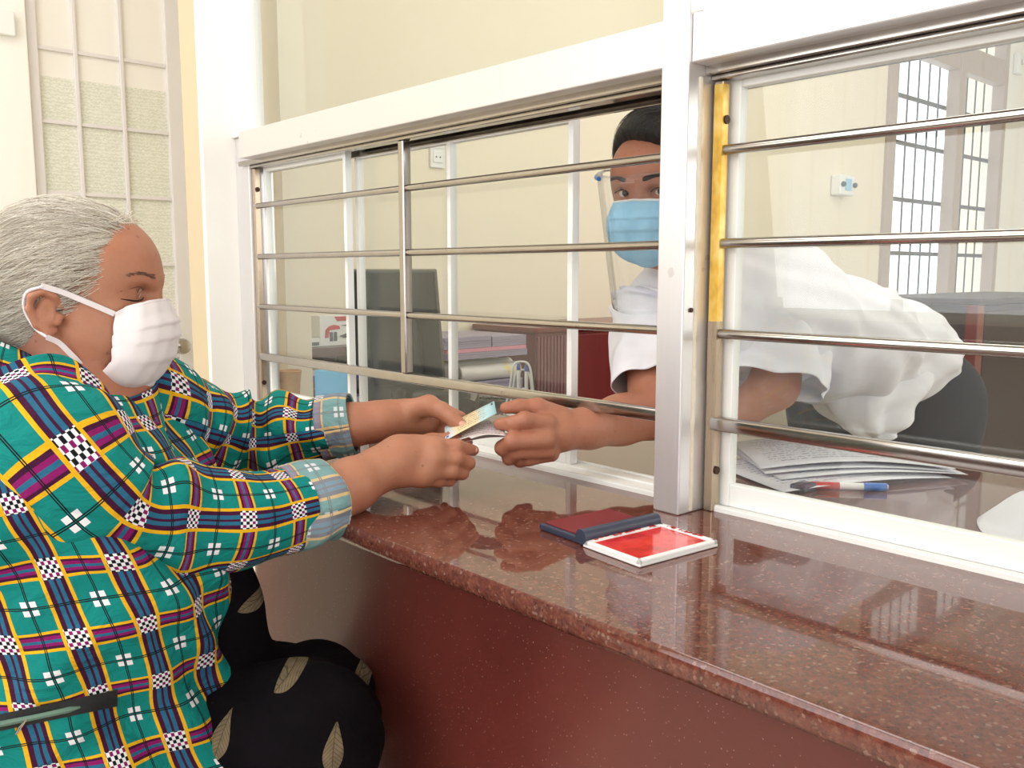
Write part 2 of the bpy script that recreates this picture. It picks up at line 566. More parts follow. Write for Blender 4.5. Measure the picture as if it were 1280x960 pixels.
class MB:
    """collects shapes, then links them as one mesh object"""

    def __init__(self):
        self.bm = bmesh.new()

    def box(self, lo, hi, bev=0.0, mat=None, seg=2):
        lo, hi = Vector(lo), Vector(hi)
        r = bmesh.ops.create_cube(self.bm, size=1.0)
        vs = r['verts']
        S = Matrix.Diagonal((*(hi - lo), 1))
        T = Matrix.Translation((lo + hi) / 2)
        bmesh.ops.transform(self.bm, matrix=(mat or Matrix()) @ T @ S, verts=vs)
        if bev:
            es = list({e for v in vs for e in v.link_edges})
            bmesh.ops.bevel(self.bm, geom=es, offset=bev, segments=seg, affect='EDGES', profile=0.5)
        return self

    def cyl(self, a, b, r, r2=None, seg=16, cap=True):
        a, b = Vector(a), Vector(b)
        d = b - a
        q = d.to_track_quat('Z', 'Y').to_matrix().to_4x4()
        mt = Matrix.Translation((a + b) / 2) @ q
        bmesh.ops.create_cone(self.bm, cap_ends=cap, segments=seg, radius1=r, radius2=r if r2 is None else r2, depth=d.length, matrix=mt)
        return self

    def tube(self, pts, r, seg=8, close=False):
        pts = [Vector(p) for p in pts]
        rings = []
        n = len(pts)
        up = Vector((0, 0, 1))
        for i, p in enumerate(pts):
            a = pts[i - 1] if i > 0 else (pts[-1] if close else p)
            b = pts[(i + 1) % n] if (i < n - 1 or close) else p
            t = (b - a).normalized()
            s = t.cross(up)
            if s.length < 1e-3:
                s = t.cross(Vector((1, 0, 0)))
            s.normalize()
            u = s.cross(t)
            rr = r[i] if isinstance(r, (list, tuple)) else r
            rings.append([self.bm.verts.new(p + (s * math.cos(k * 2 * math.pi / seg) + u * math.sin(k * 2 * math.pi / seg)) * rr) for k in range(seg)])
        m = n if close else n - 1
        for i in range(m):
            A, B = rings[i], rings[(i + 1) % n]
            for k in range(seg):
                self.bm.faces.new((A[k], A[(k + 1) % seg], B[(k + 1) % seg], B[k]))
        if not close:
            self.bm.faces.new(rings[0])
            self.bm.faces.new(list(reversed(rings[-1])))
        return self

    def lathe(self, prof, c, axis=(0, 0, 1), seg=24):
        q = Vector(axis).to_track_quat('Z', 'Y').to_matrix()
        rings = []
        for (r, h) in prof:
            rings.append([self.bm.verts.new(Vector(c) + q @ Vector((r * math.cos(k * 2 * math.pi / seg), r * math.sin(k * 2 * math.pi / seg), h))) for k in range(seg)])
        for A, B in zip(rings[:-1], rings[1:]):
            for k in range(seg):
                self.bm.faces.new((A[k], A[(k + 1) % seg], B[(k + 1) % seg], B[k]))
        self.bm.faces.new(list(reversed(rings[0])))
        self.bm.faces.new(rings[-1])
        return self

    def prism(self, poly, lo, hi, axis='Y'):
        """extrude a 2D outline along an axis"""
        def mk(a, b, c):
            return {'Y': (a, c, b), 'X': (c, a, b), 'Z': (a, b, c)}[axis]
        A = [self.bm.verts.new(mk(a, b, lo)) for a, b in poly]
        B = [self.bm.verts.new(mk(a, b, hi)) for a, b in poly]
        n = len(poly)
        for i in range(n):
            self.bm.faces.new((A[i], A[(i + 1) % n], B[(i + 1) % n], B[i]))
        self.bm.faces.new(list(reversed(A)))
        self.bm.faces.new(B)
        return self

    def sphere(self, c, r, sc=(1, 1, 1), seg=16, rot=None):
        mt = Matrix.Translation(c) @ (rot or Matrix()) @ Matrix.Diagonal((*sc, 1))
        bmesh.ops.create_uvsphere(self.bm, u_segments=seg, v_segments=max(8, seg // 2), radius=r, matrix=mt)
        return self

    def build(self, name, mat, parent=None, smooth=False, origin=None):
        bmesh.ops.recalc_face_normals(self.bm, faces=self.bm.faces)
        me = bpy.data.meshes.new(name)
        if origin is not None:
            bmesh.ops.translate(self.bm, vec=-Vector(origin), verts=self.bm.verts)
        self.bm.to_mesh(me)
        self.bm.free()
        me.materials.append(mat)
        if smooth:
            for p in me.polygons:
                p.use_smooth = True
            try:
                me.set_sharp_from_angle(angle=math.radians(40))
            except Exception:
                pass
        o = bpy.data.objects.new(name, me)
        COL.objects.link(o)
        if origin is not None:
            o.location = origin
        if parent is not None:
            attach(o, parent)
        return o


def tag(o, label, cat, group=None):
    o['label'] = label
    o['category'] = cat
    if group:
        o['group'] = group
    return o


def thing(name, loc, label, cat, group=None):
    o = bpy.data.objects.new(name, None)
    o.location = tuple(map(float, loc))
    o.empty_display_size = 0.05
    COL.objects.link(o)
    bpy.context.view_layer.update()
    return tag(o, label, cat, group)


def struct(o):
    o['kind'] = 'structure'
    return o


# ------------------------------------------------------------------ SDF toolkit: smooth unions grown into one continuous surface
def nrm(v):
    v = np.asarray(v, float)
    return v / np.linalg.norm(v)


def cap_(a, b, ra, rb, k=0.012, op='u', fr=None):
    a, b = np.asarray(a, float), np.asarray(b, float)
    if fr is not None:
        a = fr[0] + fr[1] @ a
        b = fr[0] + fr[1] @ b
    R_ = max(ra, rb)
    return dict(t='c', a=a, b=b, ra=ra, rb=rb, k=k, op=op, lo=np.minimum(a, b) - R_, hi=np.maximum(a, b) + R_)


def ell_(c, r, k=0.012, op='u', fr=None, rot=None):
    c = np.asarray(c, float)
    r = np.asarray(r, float)
    Rm = np.eye(3) if rot is None else np.asarray(rot, float)
    if fr is not None:
        c = fr[0] + fr[1] @ c
        Rm = fr[1] @ Rm
    ext = np.sqrt(((Rm * r) ** 2).sum(1))
    return dict(t='e', c=c, r=r, R=Rm, k=k, op=op, lo=c - ext, hi=c + ext)


def chain(pts, k=0.008, fr=None):
    return [cap_(p[0], q[0], p[1], q[1], k, fr=fr) for p, q in zip(pts[:-1], pts[1:])]


def prim_eval(pr, X):
    if pr['t'] == 'c':
        ba = pr['b'] - pr['a']
        pa = X - pr['a']
        h = np.clip((pa @ ba) / max(ba @ ba, 1e-12), 0, 1)
        d = pa - h[:, None] * ba
        return np.sqrt((d * d).sum(1)) - (pr['ra'] + (pr['rb'] - pr['ra']) * h)
    if pr['t'] == 'e':
        q = ((X - pr['c']) @ pr['R'])
        k0 = np.sqrt(((q / pr['r']) ** 2).sum(1)) + 1e-9
        k1 = np.sqrt(((q / (pr['r'] ** 2)) ** 2).sum(1)) + 1e-9
        return k0 * (k0 - 1.0) / k1
    if pr['t'] == 'f':
        return pr['fn'](X)


def sdf_eval(prims, X):
    d = np.full(len(X), 0.06)
    for pr in prims:
        e = prim_eval(pr, X)
        k = pr['k']
        if pr['op'] == 'u':
            h = np.clip(0.5 + 0.5 * (d - e) / k, 0, 1)
            d = d * (1 - h) + e * h - k * h * (1 - h)
        elif pr['op'] == 's':
            h = np.clip(0.5 + 0.5 * (-e - d) / k, 0, 1)
            d = d * (1 - h) + (-e) * h + k * h * (1 - h)
        elif pr['op'] == 'i':
            h = np.clip(0.5 + 0.5 * (e - d) / k, 0, 1)
            d = d * (1 - h) + e * h + k * h * (1 - h)
    return d


def sdf_surface(prims, h, B=14):
    """sparse blocks + surface nets"""
    pos = [p for p in prims if p['op'] == 'u']
    lo = np.min([p['lo'] for p in pos], 0) - 0.02
    org = np.floor(lo / h) * h
    bs = B * h
    mg = max(0.03, 0.015 + max(p['k'] for p in prims if 'lo' in p))
    blocks = {}
    for i, p in enumerate(prims):
        if 'lo' not in p:
            continue
        a = np.floor((p['lo'] - mg - org) / bs).astype(int)
        b = np.floor((p['hi'] + mg - org) / bs).astype(int)
        for x in range(a[0], b[0] + 1):
            for y in range(a[1], b[1] + 1):
                for z in range(a[2], b[2] + 1):
                    blocks.setdefault((x, y, z), []).append(i)
    glob = [i for i, p in enumerate(prims) if 'lo' not in p]
    g = np.arange(B + 1)
    G = np.stack(np.meshgrid(g, g, g, indexing='ij'), -1).reshape(-1, 3)
    cverts, ckeys, quads = [], [], []
    OFF = 1 << 19

    def key(c):
        c = c + OFF
        return (c[..., 0].astype(np.int64) << 40) | (c[..., 1].astype(np.int64) << 20) | c[..., 2].astype(np.int64)
    corners = np.array([[i, j, k] for i in (0, 1) for j in (0, 1) for k in (0, 1)])
    edges = [(a, b) for a in range(8) for b in range(a + 1, 8) if np.abs(corners[a] - corners[b]).sum() == 1]
    for bk, ids in blocks.items():
        ps = [prims[i] for i in sorted(ids + glob)]
        if not any(p['op'] == 'u' for p in ps):
            continue
        base = np.array(bk) * B
        cc = org + (base + B / 2) * h
        dc = sdf_eval(ps, cc[None, :])[0]
        if dc < -0.035 - bs * 0.9 or (dc > 0.03 + bs):
            continue
        X = org + (G + base) * h
        V = sdf_eval(ps, X).reshape(B + 1, B + 1, B + 1)
        if V.min() > 0 or V.max() < 0:
            continue
        S = V < 0
        # cells
        cs = np.stack([S[c[0]:c[0] + B, c[1]:c[1] + B, c[2]:c[2] + B] for c in corners], -1)
        cnt = cs.sum(-1)
        act = np.argwhere((cnt > 0) & (cnt < 8))
        if len(act) == 0:
            continue
        cv = np.stack([V[act[:, 0] + c[0], act[:, 1] + c[1], act[:, 2] + c[2]] for c in corners], -1)
        acc = np.zeros((len(act), 3))
        num = np.zeros(len(act))
        for a, b in edges:
            va, vb = cv[:, a], cv[:, b]
            m = (va < 0) != (vb < 0)
            t = np.where(m, va / np.where(m, va - vb, 1), 0)
            pt = corners[a] + t[:, None] * (corners[b] - corners[a])
            acc += pt * m[:, None]
            num += m
        cverts.append(org + (act + base + acc / num[:, None]) * h)
        ckeys.append(key(act + base))
        # edges starting at points of this block
        for ax in range(3):
            sl0 = [slice(0, B)] * 3
            sl1 = [slice(0, B)] * 3
            sl1[ax] = slice(1, B + 1)
            A = S[tuple(sl0)]
            Bm = S[tuple(sl1)]
            e = np.argwhere(A != Bm)
            if len(e) == 0:
                continue
            flip = A[e[:, 0], e[:, 1], e[:, 2]]
            u, w = (ax + 1) % 3, (ax + 2) % 3
            eg = e + base
            du = np.zeros(3, int)
            dw = np.zeros(3, int)
            du[u] = 1
            dw[w] = 1
            q = np.stack([key(eg), key(eg - du), key(eg - du - dw), key(eg - dw)], -1)
            q[~flip] = q[~flip][:, ::-1]
            quads.append(q)
    Vt = np.concatenate(cverts)
    K = np.concatenate(ckeys)
    o = np.argsort(K)
    K, Vt = K[o], Vt[o]
    Qs = np.concatenate(quads)
    ix = np.searchsorted(K, Qs)
    ix = np.clip(ix, 0, len(K) - 1)
    ok = (K[ix] == Qs).all(1)
    Fc = ix[ok][:, ::-1]
    # light smoothing
    for it in range(2):
        acc = np.zeros_like(Vt)
        n = np.zeros(len(Vt))
        for a, b in ((0, 1), (1, 2), (2, 3), (3, 0)):
            np.add.at(acc, Fc[:, a], Vt[Fc[:, b]])
            np.add.at(n, Fc[:, a], 1)
            np.add.at(acc, Fc[:, b], Vt[Fc[:, a]])
            np.add.at(n, Fc[:, b], 1)
        avg = acc / np.maximum(n, 1)[:, None]
        Vt = np.where(n[:, None] > 0, Vt * 0.5 + avg * 0.5, Vt)
    return Vt, Fc


def sdf_object(name, prims, h, mat, parent=None, fr=None):
    V, Fc = sdf_surface(prims, h)
    o = link_mesh(name, V, Fc, mat, None, smooth=True)
    if fr is not None:
        o.matrix_world = Matrix([[*fr[1][0], fr[0][0]], [*fr[1][1], fr[0][1]], [*fr[1][2], fr[0][2]], [0, 0, 0, 1]])
    if parent is not None:
        attach(o, parent)
    return o


def head_frame(O, az, pitch, roll=0):
    a, p = math.radians(az), math.radians(pitch)
    fw = np.array([math.sin(a) * math.cos(p), math.cos(a) * math.cos(p), math.sin(p)])
    l = np.array([-math.cos(a), math.sin(a), 0.0])
    u = np.cross(fw, l)
    r = math.radians(roll)
    l2 = l * math.cos(r) + u * math.sin(r)
    u2 = np.cross(fw, l2)
    return (np.asarray(O, float), np.stack([fw, l2, u2], 1))


def catmull(pts, n):
    pts = np.asarray(pts, float)
    P0 = np.vstack([2 * pts[0] - pts[1], pts, 2 * pts[-1] - pts[-2]])
    m = len(pts) - 1
    out = []
    for s in np.linspace(0, m, n):
        i = min(int(s), m - 1)
        t = s - i
        a, b, c, d = P0[i], P0[i + 1], P0[i + 2], P0[i + 3]
        out.append(0.5 * ((2 * b) + (-a + c) * t + (2 * a - 5 * b + 4 * c - d) * t * t + (-a + 3 * b - 3 * c + d) * t ** 3))
    return np.array(out)


def grid_faces(n, m, wrap=False):
    F = []
    mm = m if wrap else m - 1
    for i in range(n - 1):
        for j in range(mm):
            j2 = (j + 1) % m
            F.append((i * m + j, i * m + j2, (i + 1) * m + j2, (i + 1) * m + j))
    return F


def tube_cloth(name, path, radii, mat, parent, folds=0.004, seg=96, rings=120, seed=0, u0=0.0, v0=0.0, squash=(1.0, 1.0), thick=0.0, endcap=False, wav=3.0, bunch=None):
    """cloth sleeve swept along a path, creased, with UV in metres (u round the arm, v along it)"""
    C_ = catmull(path, rings)
    r_ = catmull(np.asarray(radii, float).reshape(-1, 1), rings)[:, 0]
    T = np.gradient(C_, axis=0)
    T /= np.linalg.norm(T, axis=1)[:, None]
    L = np.concatenate([[0], np.cumsum(np.linalg.norm(np.diff(C_, axis=0), axis=1))])
    ref = nrm(np.cross(T[0], [0, 0, 1]))
    N = []
    for i in range(rings):
        ref = nrm(ref - T[i] * (ref @ T[i]))
        N.append(ref)
    N = np.array(N)
    Bn = np.cross(T, N)
    rng = np.random.RandomState(seed)
    ph = rng.rand(12) * 6.28
    th = np.linspace(0, 2 * math.pi, seg + 1)
    V, UV = [], []
    rm = r_.mean()
    for i in range(rings):
        s = L[i]
        amp = folds * (1 if bunch is None else (0.35 + bunch(i / (rings - 1))))
        f = (np.sin(s * 130 / wav * 2 + 2.2 * np.sin(th + ph[0]) + ph[1]) * (0.5 + 0.5 * np.sin(th * 1 + ph[2] + s * 9))
             + 0.6 * np.sin(s * 210 / wav + 3.0 * np.sin(th * 1 + ph[3]) + ph[4]) * (0.5 + 0.5 * np.cos(th * 2 + ph[5]))
             + 0.5 * np.sin(th * 3 + s * 30 + ph[6]) + 0.3 * np.sin(th * 5 - s * 55 + ph[7]))
        rr = r_[i] + amp * f
        p = C_[i] + (N[i] * (np.cos(th) * rr * squash[0])[:, None]) + (Bn[i] * (np.sin(th) * rr * squash[1])[:, None])
        V.append(p)
        UV.append(np.stack([th * rm + u0, np.full(seg + 1, s + v0)], 1))
    V = np.concatenate(V)
    UV = np.concatenate(UV)
    o = link_mesh(name, V, grid_faces(rings, seg + 1), mat, parent, True, UV)
    if thick:
        md = o.modifiers.new('cloth_thickness', 'SOLIDIFY')
        md.thickness = thick
        md.offset = -1
    return o

# ================================================================== THE SETTING
def sbox(name, lo, hi, mat, bev=0.0):
    return struct(MB().box(lo, hi, bev).build(name, mat))


sbox('floor', (-3.3, -2.6, -0.1), (7.2, 3.3, 0.0), M['floor'])
sbox('ceiling', (-3.3, -2.6, 3.2), (7.2, 3.3, 3.3), M['ceiling'])
# hall: far wall with a doorway, wall behind the camera with a wide window, entrance side with an open doorway
yw = 3.1
dxl, dxr = onY(-330, 100, yw)[0], onY(236, 100, yw)[0]
b = MB()
b.box((-3.3, yw, 0), (dxl, yw + 0.12, 3.2))
b.box((dxr, yw, 0), (1.2, yw + 0.12, 3.2))
b.box((dxl, yw, 2.6), (dxr, yw + 0.12, 3.2))
struct(b.build('wall_far', M['wall']))
b = MB()
b.box((-3.3, -2.6, 0), (-3.2, -0.6, 3.2)).box((-3.3, 2.6, 0), (-3.2, 3.3, 3.2)).box((-3.3, -0.6, 0), (-3.2, 2.6, 0.95)).box((-3.3, -0.6, 2.85), (-3.2, 2.6, 3.2))
struct(b.build('wall_rear', M['wall']))
b = MB()
b.box((-3.2, -2.6, 0), (-2.9, -2.5, 3.2)).box((-0.5, -2.6, 0), (1.2, -2.5, 3.2)).box((-2.9, -2.6, 2.6), (-0.5, -2.5, 3.2))
b.box((1.2, -2.6, 0), (4.6, -2.5, 1.0)).box((1.2, -2.6, 2.8), (4.6, -2.5, 3.2)).box((4.6, -2.6, 0), (7.1, -2.5, 3.2))
struct(b.build('wall_entrance', M['wall']))
for (nm, x0, x1, z0, z1, n) in (('window_4', 1.2, 4.6, 1.0, 2.8, 5),):
    b = MB()
    for k in range(n + 1):
        x = x0 + (x1 - x0) * k / n
        b.box((x - 0.025, -2.58, z0), (x + 0.025, -2.52, z1))
    for z in (z0, (z0 + z1) * 0.62, z1):
        b.box((x0, -2.58, z - 0.025), (x1, -2.52, z + 0.025))
    struct(b.build(nm, M['white_al']))
b = MB().box((-3.2, -0.6, 0.0), (-3.17, 3.1, 0.93))  # unseen dark wainscot, added to darken what the lower glass mirrors
struct(b.build('added_wainscot_rear', M['brownwood']))
b = MB()
for k in range(6):
    y = -0.6 + 3.2 * k / 5
    b.box((-3.28, y - 0.03, 0.95), (-3.22, y + 0.03, 2.85))
for z in (0.95, 2.3, 2.85):
    b.box((-3.28, -0.6, z - 0.03), (-3.22, 2.6, z + 0.03))
for k in range(1, 20):
    y = -0.6 + 3.2 * k / 20
    b.cyl((-3.24, y, 0.95), (-3.24, y, 2.85), 0.006, seg=6)
struct(b.build('window_5', M['white_al']))
# partition wall end, white column, and the office end wall with its barred window
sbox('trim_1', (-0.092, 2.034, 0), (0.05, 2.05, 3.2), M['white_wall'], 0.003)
sbox('wall_column', (-0.09, 2.0505, 0), (0.05, 2.14, 3.2), M['shaded_side'])  # side of the column, its shade put into the colour
yo = 2.44
wx0, wx1 = 4.05, 5.75
wz0, wz1 = 0.93, 2.58
b = MB()
b.box((0.12, yo, 0), (wx0, yo + 0.12, 3.2))
sbox('wall_office_corner', (wx1, yo, 0), (7.1, yo + 0.12, 3.2), M['white_wall'])  # white here carries the glare beside the window as colour
b.box((wx0, yo, 0), (wx1, yo + 0.12, wz0)).box((wx0, yo, wz1 + 0.42), (wx1, yo + 0.12, 3.2))
struct(b.build('wall_office', M['wall']))
sbox('wall_partition_end', (0.12, 2.06, 0), (0.19, yo, 3.2), M['wall'])
sbox('wall_right', (7.1, -2.6, 0), (7.2, 3.3, 3.2), M['wall'])

# barred office window: brown-grey frame, transom, two leaves, thin bars
M['brown_frame'] = basic('taupe_window_frame', (176, 158, 146), 0.4, var=0.05)
b = MB()
yf = yo - 0.02
for (x0, x1) in ((wx0, wx0 + 0.10), (wx1 - 0.06, wx1), ((wx0 + wx1) / 2 - 0.05 + 0.12, (wx0 + wx1) / 2 + 0.05 + 0.12)):
    b.box((x0, yf, wz0), (x1, yf + 0.08, wz1 + 0.42), 0.004)
for (z0, z1) in ((wz0, wz0 + 0.06), (wz1 - 0.16, wz1), (wz1 + 0.36, wz1 + 0.42)):
    b.box((wx0, yf + 0.005, z0), (wx1, yf + 0.075, z1), 0.004)
wf = struct(b.build('window_3', M['brown_frame']))
b = MB()
for k in range(1, 12):
    x = wx0 + (wx1 - wx0) * k / 12
    b.cyl((x, yf + 0.1, wz0), (x, yf + 0.1, wz1 + 0.4), 0.006, seg=6)
for z in (1.28, 1.6, 1.93, 2.2):
    b.box((wx0, yf + 0.092, z - 0.012), (wx1, yf + 0.104, z + 0.012))
bars = b.build('window_bars', M['grey_print'], wf)

# ================================================================== COUNTER
ZT = 0.85
ct = thing('service_counter', (-0.28, 0.3, 0.0), 'long service counter of red-brown polished stone with a granite top', 'counter')


def outline(off, xb, y0):
    """plan of the counter: straight front, then a splayed corner running back to the window jamb"""
    A = [(-0.395 + off, y0)]
    for k in range(9):
        a = k / 8 * math.radians(62)
        A.append((-0.395 + 0.10 - (0.10 - off) * math.cos(a), 1.30 + (0.10 - off) * math.sin(a)))
    A += [(-0.052, 1.60 - off * 0.4), (-0.0, 1.982), (xb, 1.982), (xb, y0)]
    return A


b = MB().prism(outline(0, 0.52, -1.6), ZT - 0.024, ZT, 'Z')
es = [e for e in b.bm.edges if abs(e.verts[0].co.z - e.verts[1].co.z) < 1e-5 and e.verts[0].co.x < -0.06 and e.verts[1].co.x < 0.01 and e.verts[1].co.y > -1.59 or (abs(e.verts[0].co.z - e.verts[1].co.z) < 1e-5 and max(e.verts[0].co.x, e.verts[1].co.x) < -0.3)]
bmesh.ops.bevel(b.bm, geom=es, offset=0.0105, segments=5, affect='EDGES', profile=0.5)
gt = b.build('granite_top', M['granite'], ct, True)
for p in gt.data.polygons:
    if p.area > 0.01:
        p.use_smooth = False
MB().prism(outline(0.05, -0.02, -1.6)[:-4] + [(-0.052, 1.55), (-0.052, -1.6)], 0.0, ZT - 0.024, 'Z').build('front_wall', M['panel'], ct)
struct(MB().box((-0.05, -1.6, 0), (0.05, 2.034, ZT - 0.0245)).build('wall_under_window', M['wall']))

# ================================================================== ALUMINIUM SERVICE WINDOW
# structure: post, head rail, jamb, upper frame
b = MB()
b.box((-0.055, 0.695, ZT), (0.045, 0.737, 3.2), 0.002)
struct(b.build('trim_2', M['alu']))
b = MB()
b.box((-0.05, 0.737, 1.416), (0.05, 1.935, 1.474), 0.002)
b.box((-0.05, -1.6, 1.416), (0.05, 0.695, 1.474), 0.002)
b.box((-0.012, 1.9351, 1.416), (0.05, 2.0335, 1.4735), 0.002)
struct(b.build('trim_3', M['alu']))
b = MB()     # recessed head tracks under the rail
for (y0, y1) in ((0.737, 2.0), (-1.6, 0.695)):
    b.box((-0.022, y0, 1.406), (-0.014, y1, 1.417), 0.001)
    b.box((-0.010, y0, 1.400), (0.012, y1, 1.417), 0.002)
    b.box((0.018, y0, 1.404), (0.024, y1, 1.417), 0.001)
    b.box((0.040, y0, 1.394), (0.046, y1, 1.417), 0.001)
struct(b.build('trim_4', M['alu_bar']))
b = MB()     # left jamb
b.box((-0.012, 1.968, ZT), (0.05, 2.034, 1.416), 0.002)
struct(b.build('trim_5', M['alu']))
b = MB()     # uprights of the fixed upper glazing
b.box((-0.02, 1.965, 1.474), (0.03, 2.034, 3.2), 0.002)
b.box((-0.012, 1.945, 1.474), (0.012, 1.965, 3.2), 0.001)
b.box((-0.012, 0.737, 1.474), (0.012, 1.945, 1.486), 0.001)
b.box((-0.03, -1.6, 1.474), (0.03, 0.695, 1.482), 0.001)
b.box((-0.03, -1.6, 2.5), (0.03, 2.0, 2.54), 0.001)
up = struct(b.build('window_1', M['white_al']))
g = MB().box((-0.003, 0.737, 1.484), (0.003, 1.946, 2.5)).build('pane', M['glass'], up)
g = MB().box((-0.003, -1.6, 1.48), (0.003, 0.695, 2.5)).build('pane', M['glass'], up)

# sill tracks on the counter
b = MB()
for (y0, y1) in ((0.74, 1.985), (-1.6, 0.69)):
    b.box((-0.001, y0, ZT), (0.075, y1, ZT + 0.0058))
    for x in (0.002, 0.036, 0.071):
        b.box((x - 0.002, y0, ZT), (x + 0.002, y1, ZT + 0.0085))
struct(b.build('trim_6', M['white_al']))


def leaf(label, X, y0, y1, panes=1, st=0.02, rail=0.04, group=None):
    t = thing('sliding_glass_panel', (X, (y0 + y1) / 2, ZT + 0.006), label, 'window panel', group)
    z0, z1 = ZT + 0.006, 1.412
    b = MB()
    b.box((X - 0.008, y0, z0), (X + 0.008, y0 + st, z1), 0.0015)
    b.box((X - 0.008, y1 - st, z0), (X + 0.008, y1, z1), 0.0015)
    b.box((X - 0.0078, y0 + st, z0), (X + 0.0078, y1 - st, z0 + rail), 0.0015)
    b.box((X - 0.0078, y0 + st, z1 - 0.02), (X + 0.0078, y1 - st, z1), 0.0015)
    b.build('panel_frame', M['white_al'], t)
    MB().box((X - 0.002, y0 + st - 0.002, z0 + rail - 0.004), (X + 0.002, y1 - st + 0.002, z1 - 0.018)).build('pane', M['glass'], t)
    return t


leaf('sliding glass panel at the far end, in front of the blue-mask packet', 0.022, 1.595, 1.95, st=0.010, rail=0.03)
mid = leaf('sliding glass panel in front of the dark monitor, behind the steel bars', 0.052, 0.986, 1.609, st=0.011, rail=0.03)
leaf('wide sliding glass panel on the right, in front of the papers', 0.022, -0.55, 0.684, st=0.018, rail=0.03)
b = MB()   # extra middle stile of the far panel pair
b.box((0.0439, 1.292, ZT + 0.036), (0.0601, 1.302, 1.40), 0.001)
b.build('mullion', M['white_al'], mid)

# security grilles of round steel bars
ZB = [1.315, 1.199, 1.084]


def grille(label, y0, y1, vert=None, left_ch=True):
    t = thing('security_grille', (0, (y0 + y1) / 2, 0.967), label, 'window grille')
    for z in ZB:
        MB().cyl((0, y0 + 0.006, z), (0, y1 - 0.006, z), 0.0064, seg=16).build('horizontal_bar', M['alu_bar'], t, True)
    MB().box((-0.007, y0 + 0.006, 0.958), (0.007, y1 - 0.006, 0.976), 0.003, seg=3).build('bottom_rail', M['alu_bar'], t, True)
    if vert:
        MB().box((-0.009, vert - 0.008, 0.976), (0.009, vert + 0.008, 1.400), 0.002).build('vertical_bar', M['alu_bar'], t)
    for yy, s in ((y0, 1), (y1, -1)):
        a, c = sorted((yy, yy + 0.014 * s))
        ch = MB().box((-0.006, a, ZT + (0.0 if yy < 1.5 else 0.012)), (0.009, c, 1.399), 0.0015)
        co = ch.build('side_channel', M['steel_channel'], t)
        for z in (0.905, 1.352) if yy > 0.6 else ():
            ysf = (c if s > 0 else a)
            d_ = 1 if s > 0 else -1
            MB().cyl((0, ysf, z), (0, ysf + 0.003 * d_, z), 0.0055, seg=12).build('bolt', M['bolt'], co, True)
            
    return t


grille('steel bar grille of the left window opening with one upright bar', 0.738, 1.967, vert=1.370)
g2 = grille('steel bar grille of the right window opening with yellowed side channel', -0.55, 0.692)
MB().box((-0.0075, 0.6772, 1.10), (0.0045, 0.6905, 1.395)).build('yellow_film', M['yellow_film'], g2)
MB().box((-0.0076, 0.6774, 1.02), (0.003, 0.6906, 1.10)).build('yellow_film', M['steel_channel'], g2)
# silicone bead and screw on the post
b = MB()
pts = [(-0.030, 0.6955, ZT + 0.003 + k * 0.009) for k in range(62)]
b.tube(pts, [0.0030 + 0.0012 * random.random() for _ in pts], 8)
struct(b.build('trim_7', M['silicone'], None, True))
b = MB()
for (yy, z) in ((0.6945, 1.115),):
    b.cyl((-0.040, yy, z), (-0.040, yy - 0.002, z), 0.003, seg=10)
tag(b.build('screw', M['bolt'], None, True), 'small screw head on the side of the aluminium post', 'screw')

# ================================================================== FAR DOORS (hall)
def far_door():
    # leaf slightly ajar, hinged on its left side
    x0, x1 = onY(40, 150, yw)[0], dxr - 0.006
    w = x1 - x0
    t = thing('door_1', (x1, yw, 0), 'white door leaf with small frosted panes and round knob', 'door')
    t['kind'] = 'structure'
    z1 = 2.58
    st = 0.068
    y0, y1 = yw - 0.0, yw + 0.04
    b = MB()
    b.box((x0, y0, 0.01), (x0 + 0.03, y1, z1), 0.003)
    b.box((x1 - st, y0, 0.01), (x1, y1, z1), 0.003)
    zl = onY(215, 415, yw)[2]
    b.box((x0 + 0.03, y0 + .001, zl - 0.09), (x1 - st, y1 - .001, zl), 0.002)
    b.box((x0 + 0.03, y0 + .001, 0.01), (x1 - st, y1 - .001, 0.14), 0.002)
    b.box((x0 + 0.03, y0 + .001, z1 - 0.09), (x1 - st, y1 - .001, z1), 0.002)
    b.build('door_frame', M['door_paint'], t)
    b = MB()
    n = 12
    for k in range(n):
        a = x0 + 0.03 + (w - 0.03 - st) * k / n
        b.box((a + 0.002, y0 + 0.012, 0.14), (a + (w - 0.03 - st) / n - 0.002, y1 - 0.01, zl - 0.09), 0.002)
    b.build('lower_panel', M['door_paint'], t)
    # panes: frosted below, blind behind the upper ones
    zf = onY(120, 102, yw)[2]
    MB().box((x0 + 0.03, y0 + 0.018, zl), (x1 - st, y0 + 0.026, zf)).build('frosted_pane', M['frost'], t)
    MB().box((x0 + 0.03, y0 + 0.018, zf), (x1 - st, y0 + 0.026, z1 - 0.09)).build('upper_pane', M['curtain_white'], t)
    b = MB()
    for px in (97, 154):
        xx = onY(px, 100, yw)[0]
        b.box((xx - 0.006, y0 + 0.004, zl), (xx + 0.006, y0 + 0.0175, z1 - 0.09), 0.002)
    zs = [onY(130, yy, yw)[2] for yy in (70, 158, 244, 330)]
    for z in zs + [zs[0] + 0.25, zs[0] + .5]:
        b.box((x0 + 0.03, y0 + 0.008, z - 0.006), (x1 - st, y0 + 0.0175, z + 0.006), 0.002)
    b.build('glazing_bars', M['door_paint'], t)
    k = onY(222, 432, yw)
    b = MB().lathe([(0.026, 0), (0.026, 0.004), (0.012, 0.008), (0.011, 0.03), (0.022, 0.036), (0.027, 0.048), (0.024, 0.06), (0.012, 0.066), (0.006, 0.067)], (k[0], yw, k[2]), (0, -1, 0), 28)
    b.build('door_knob', M['alu_bar'], t, True)
    return t


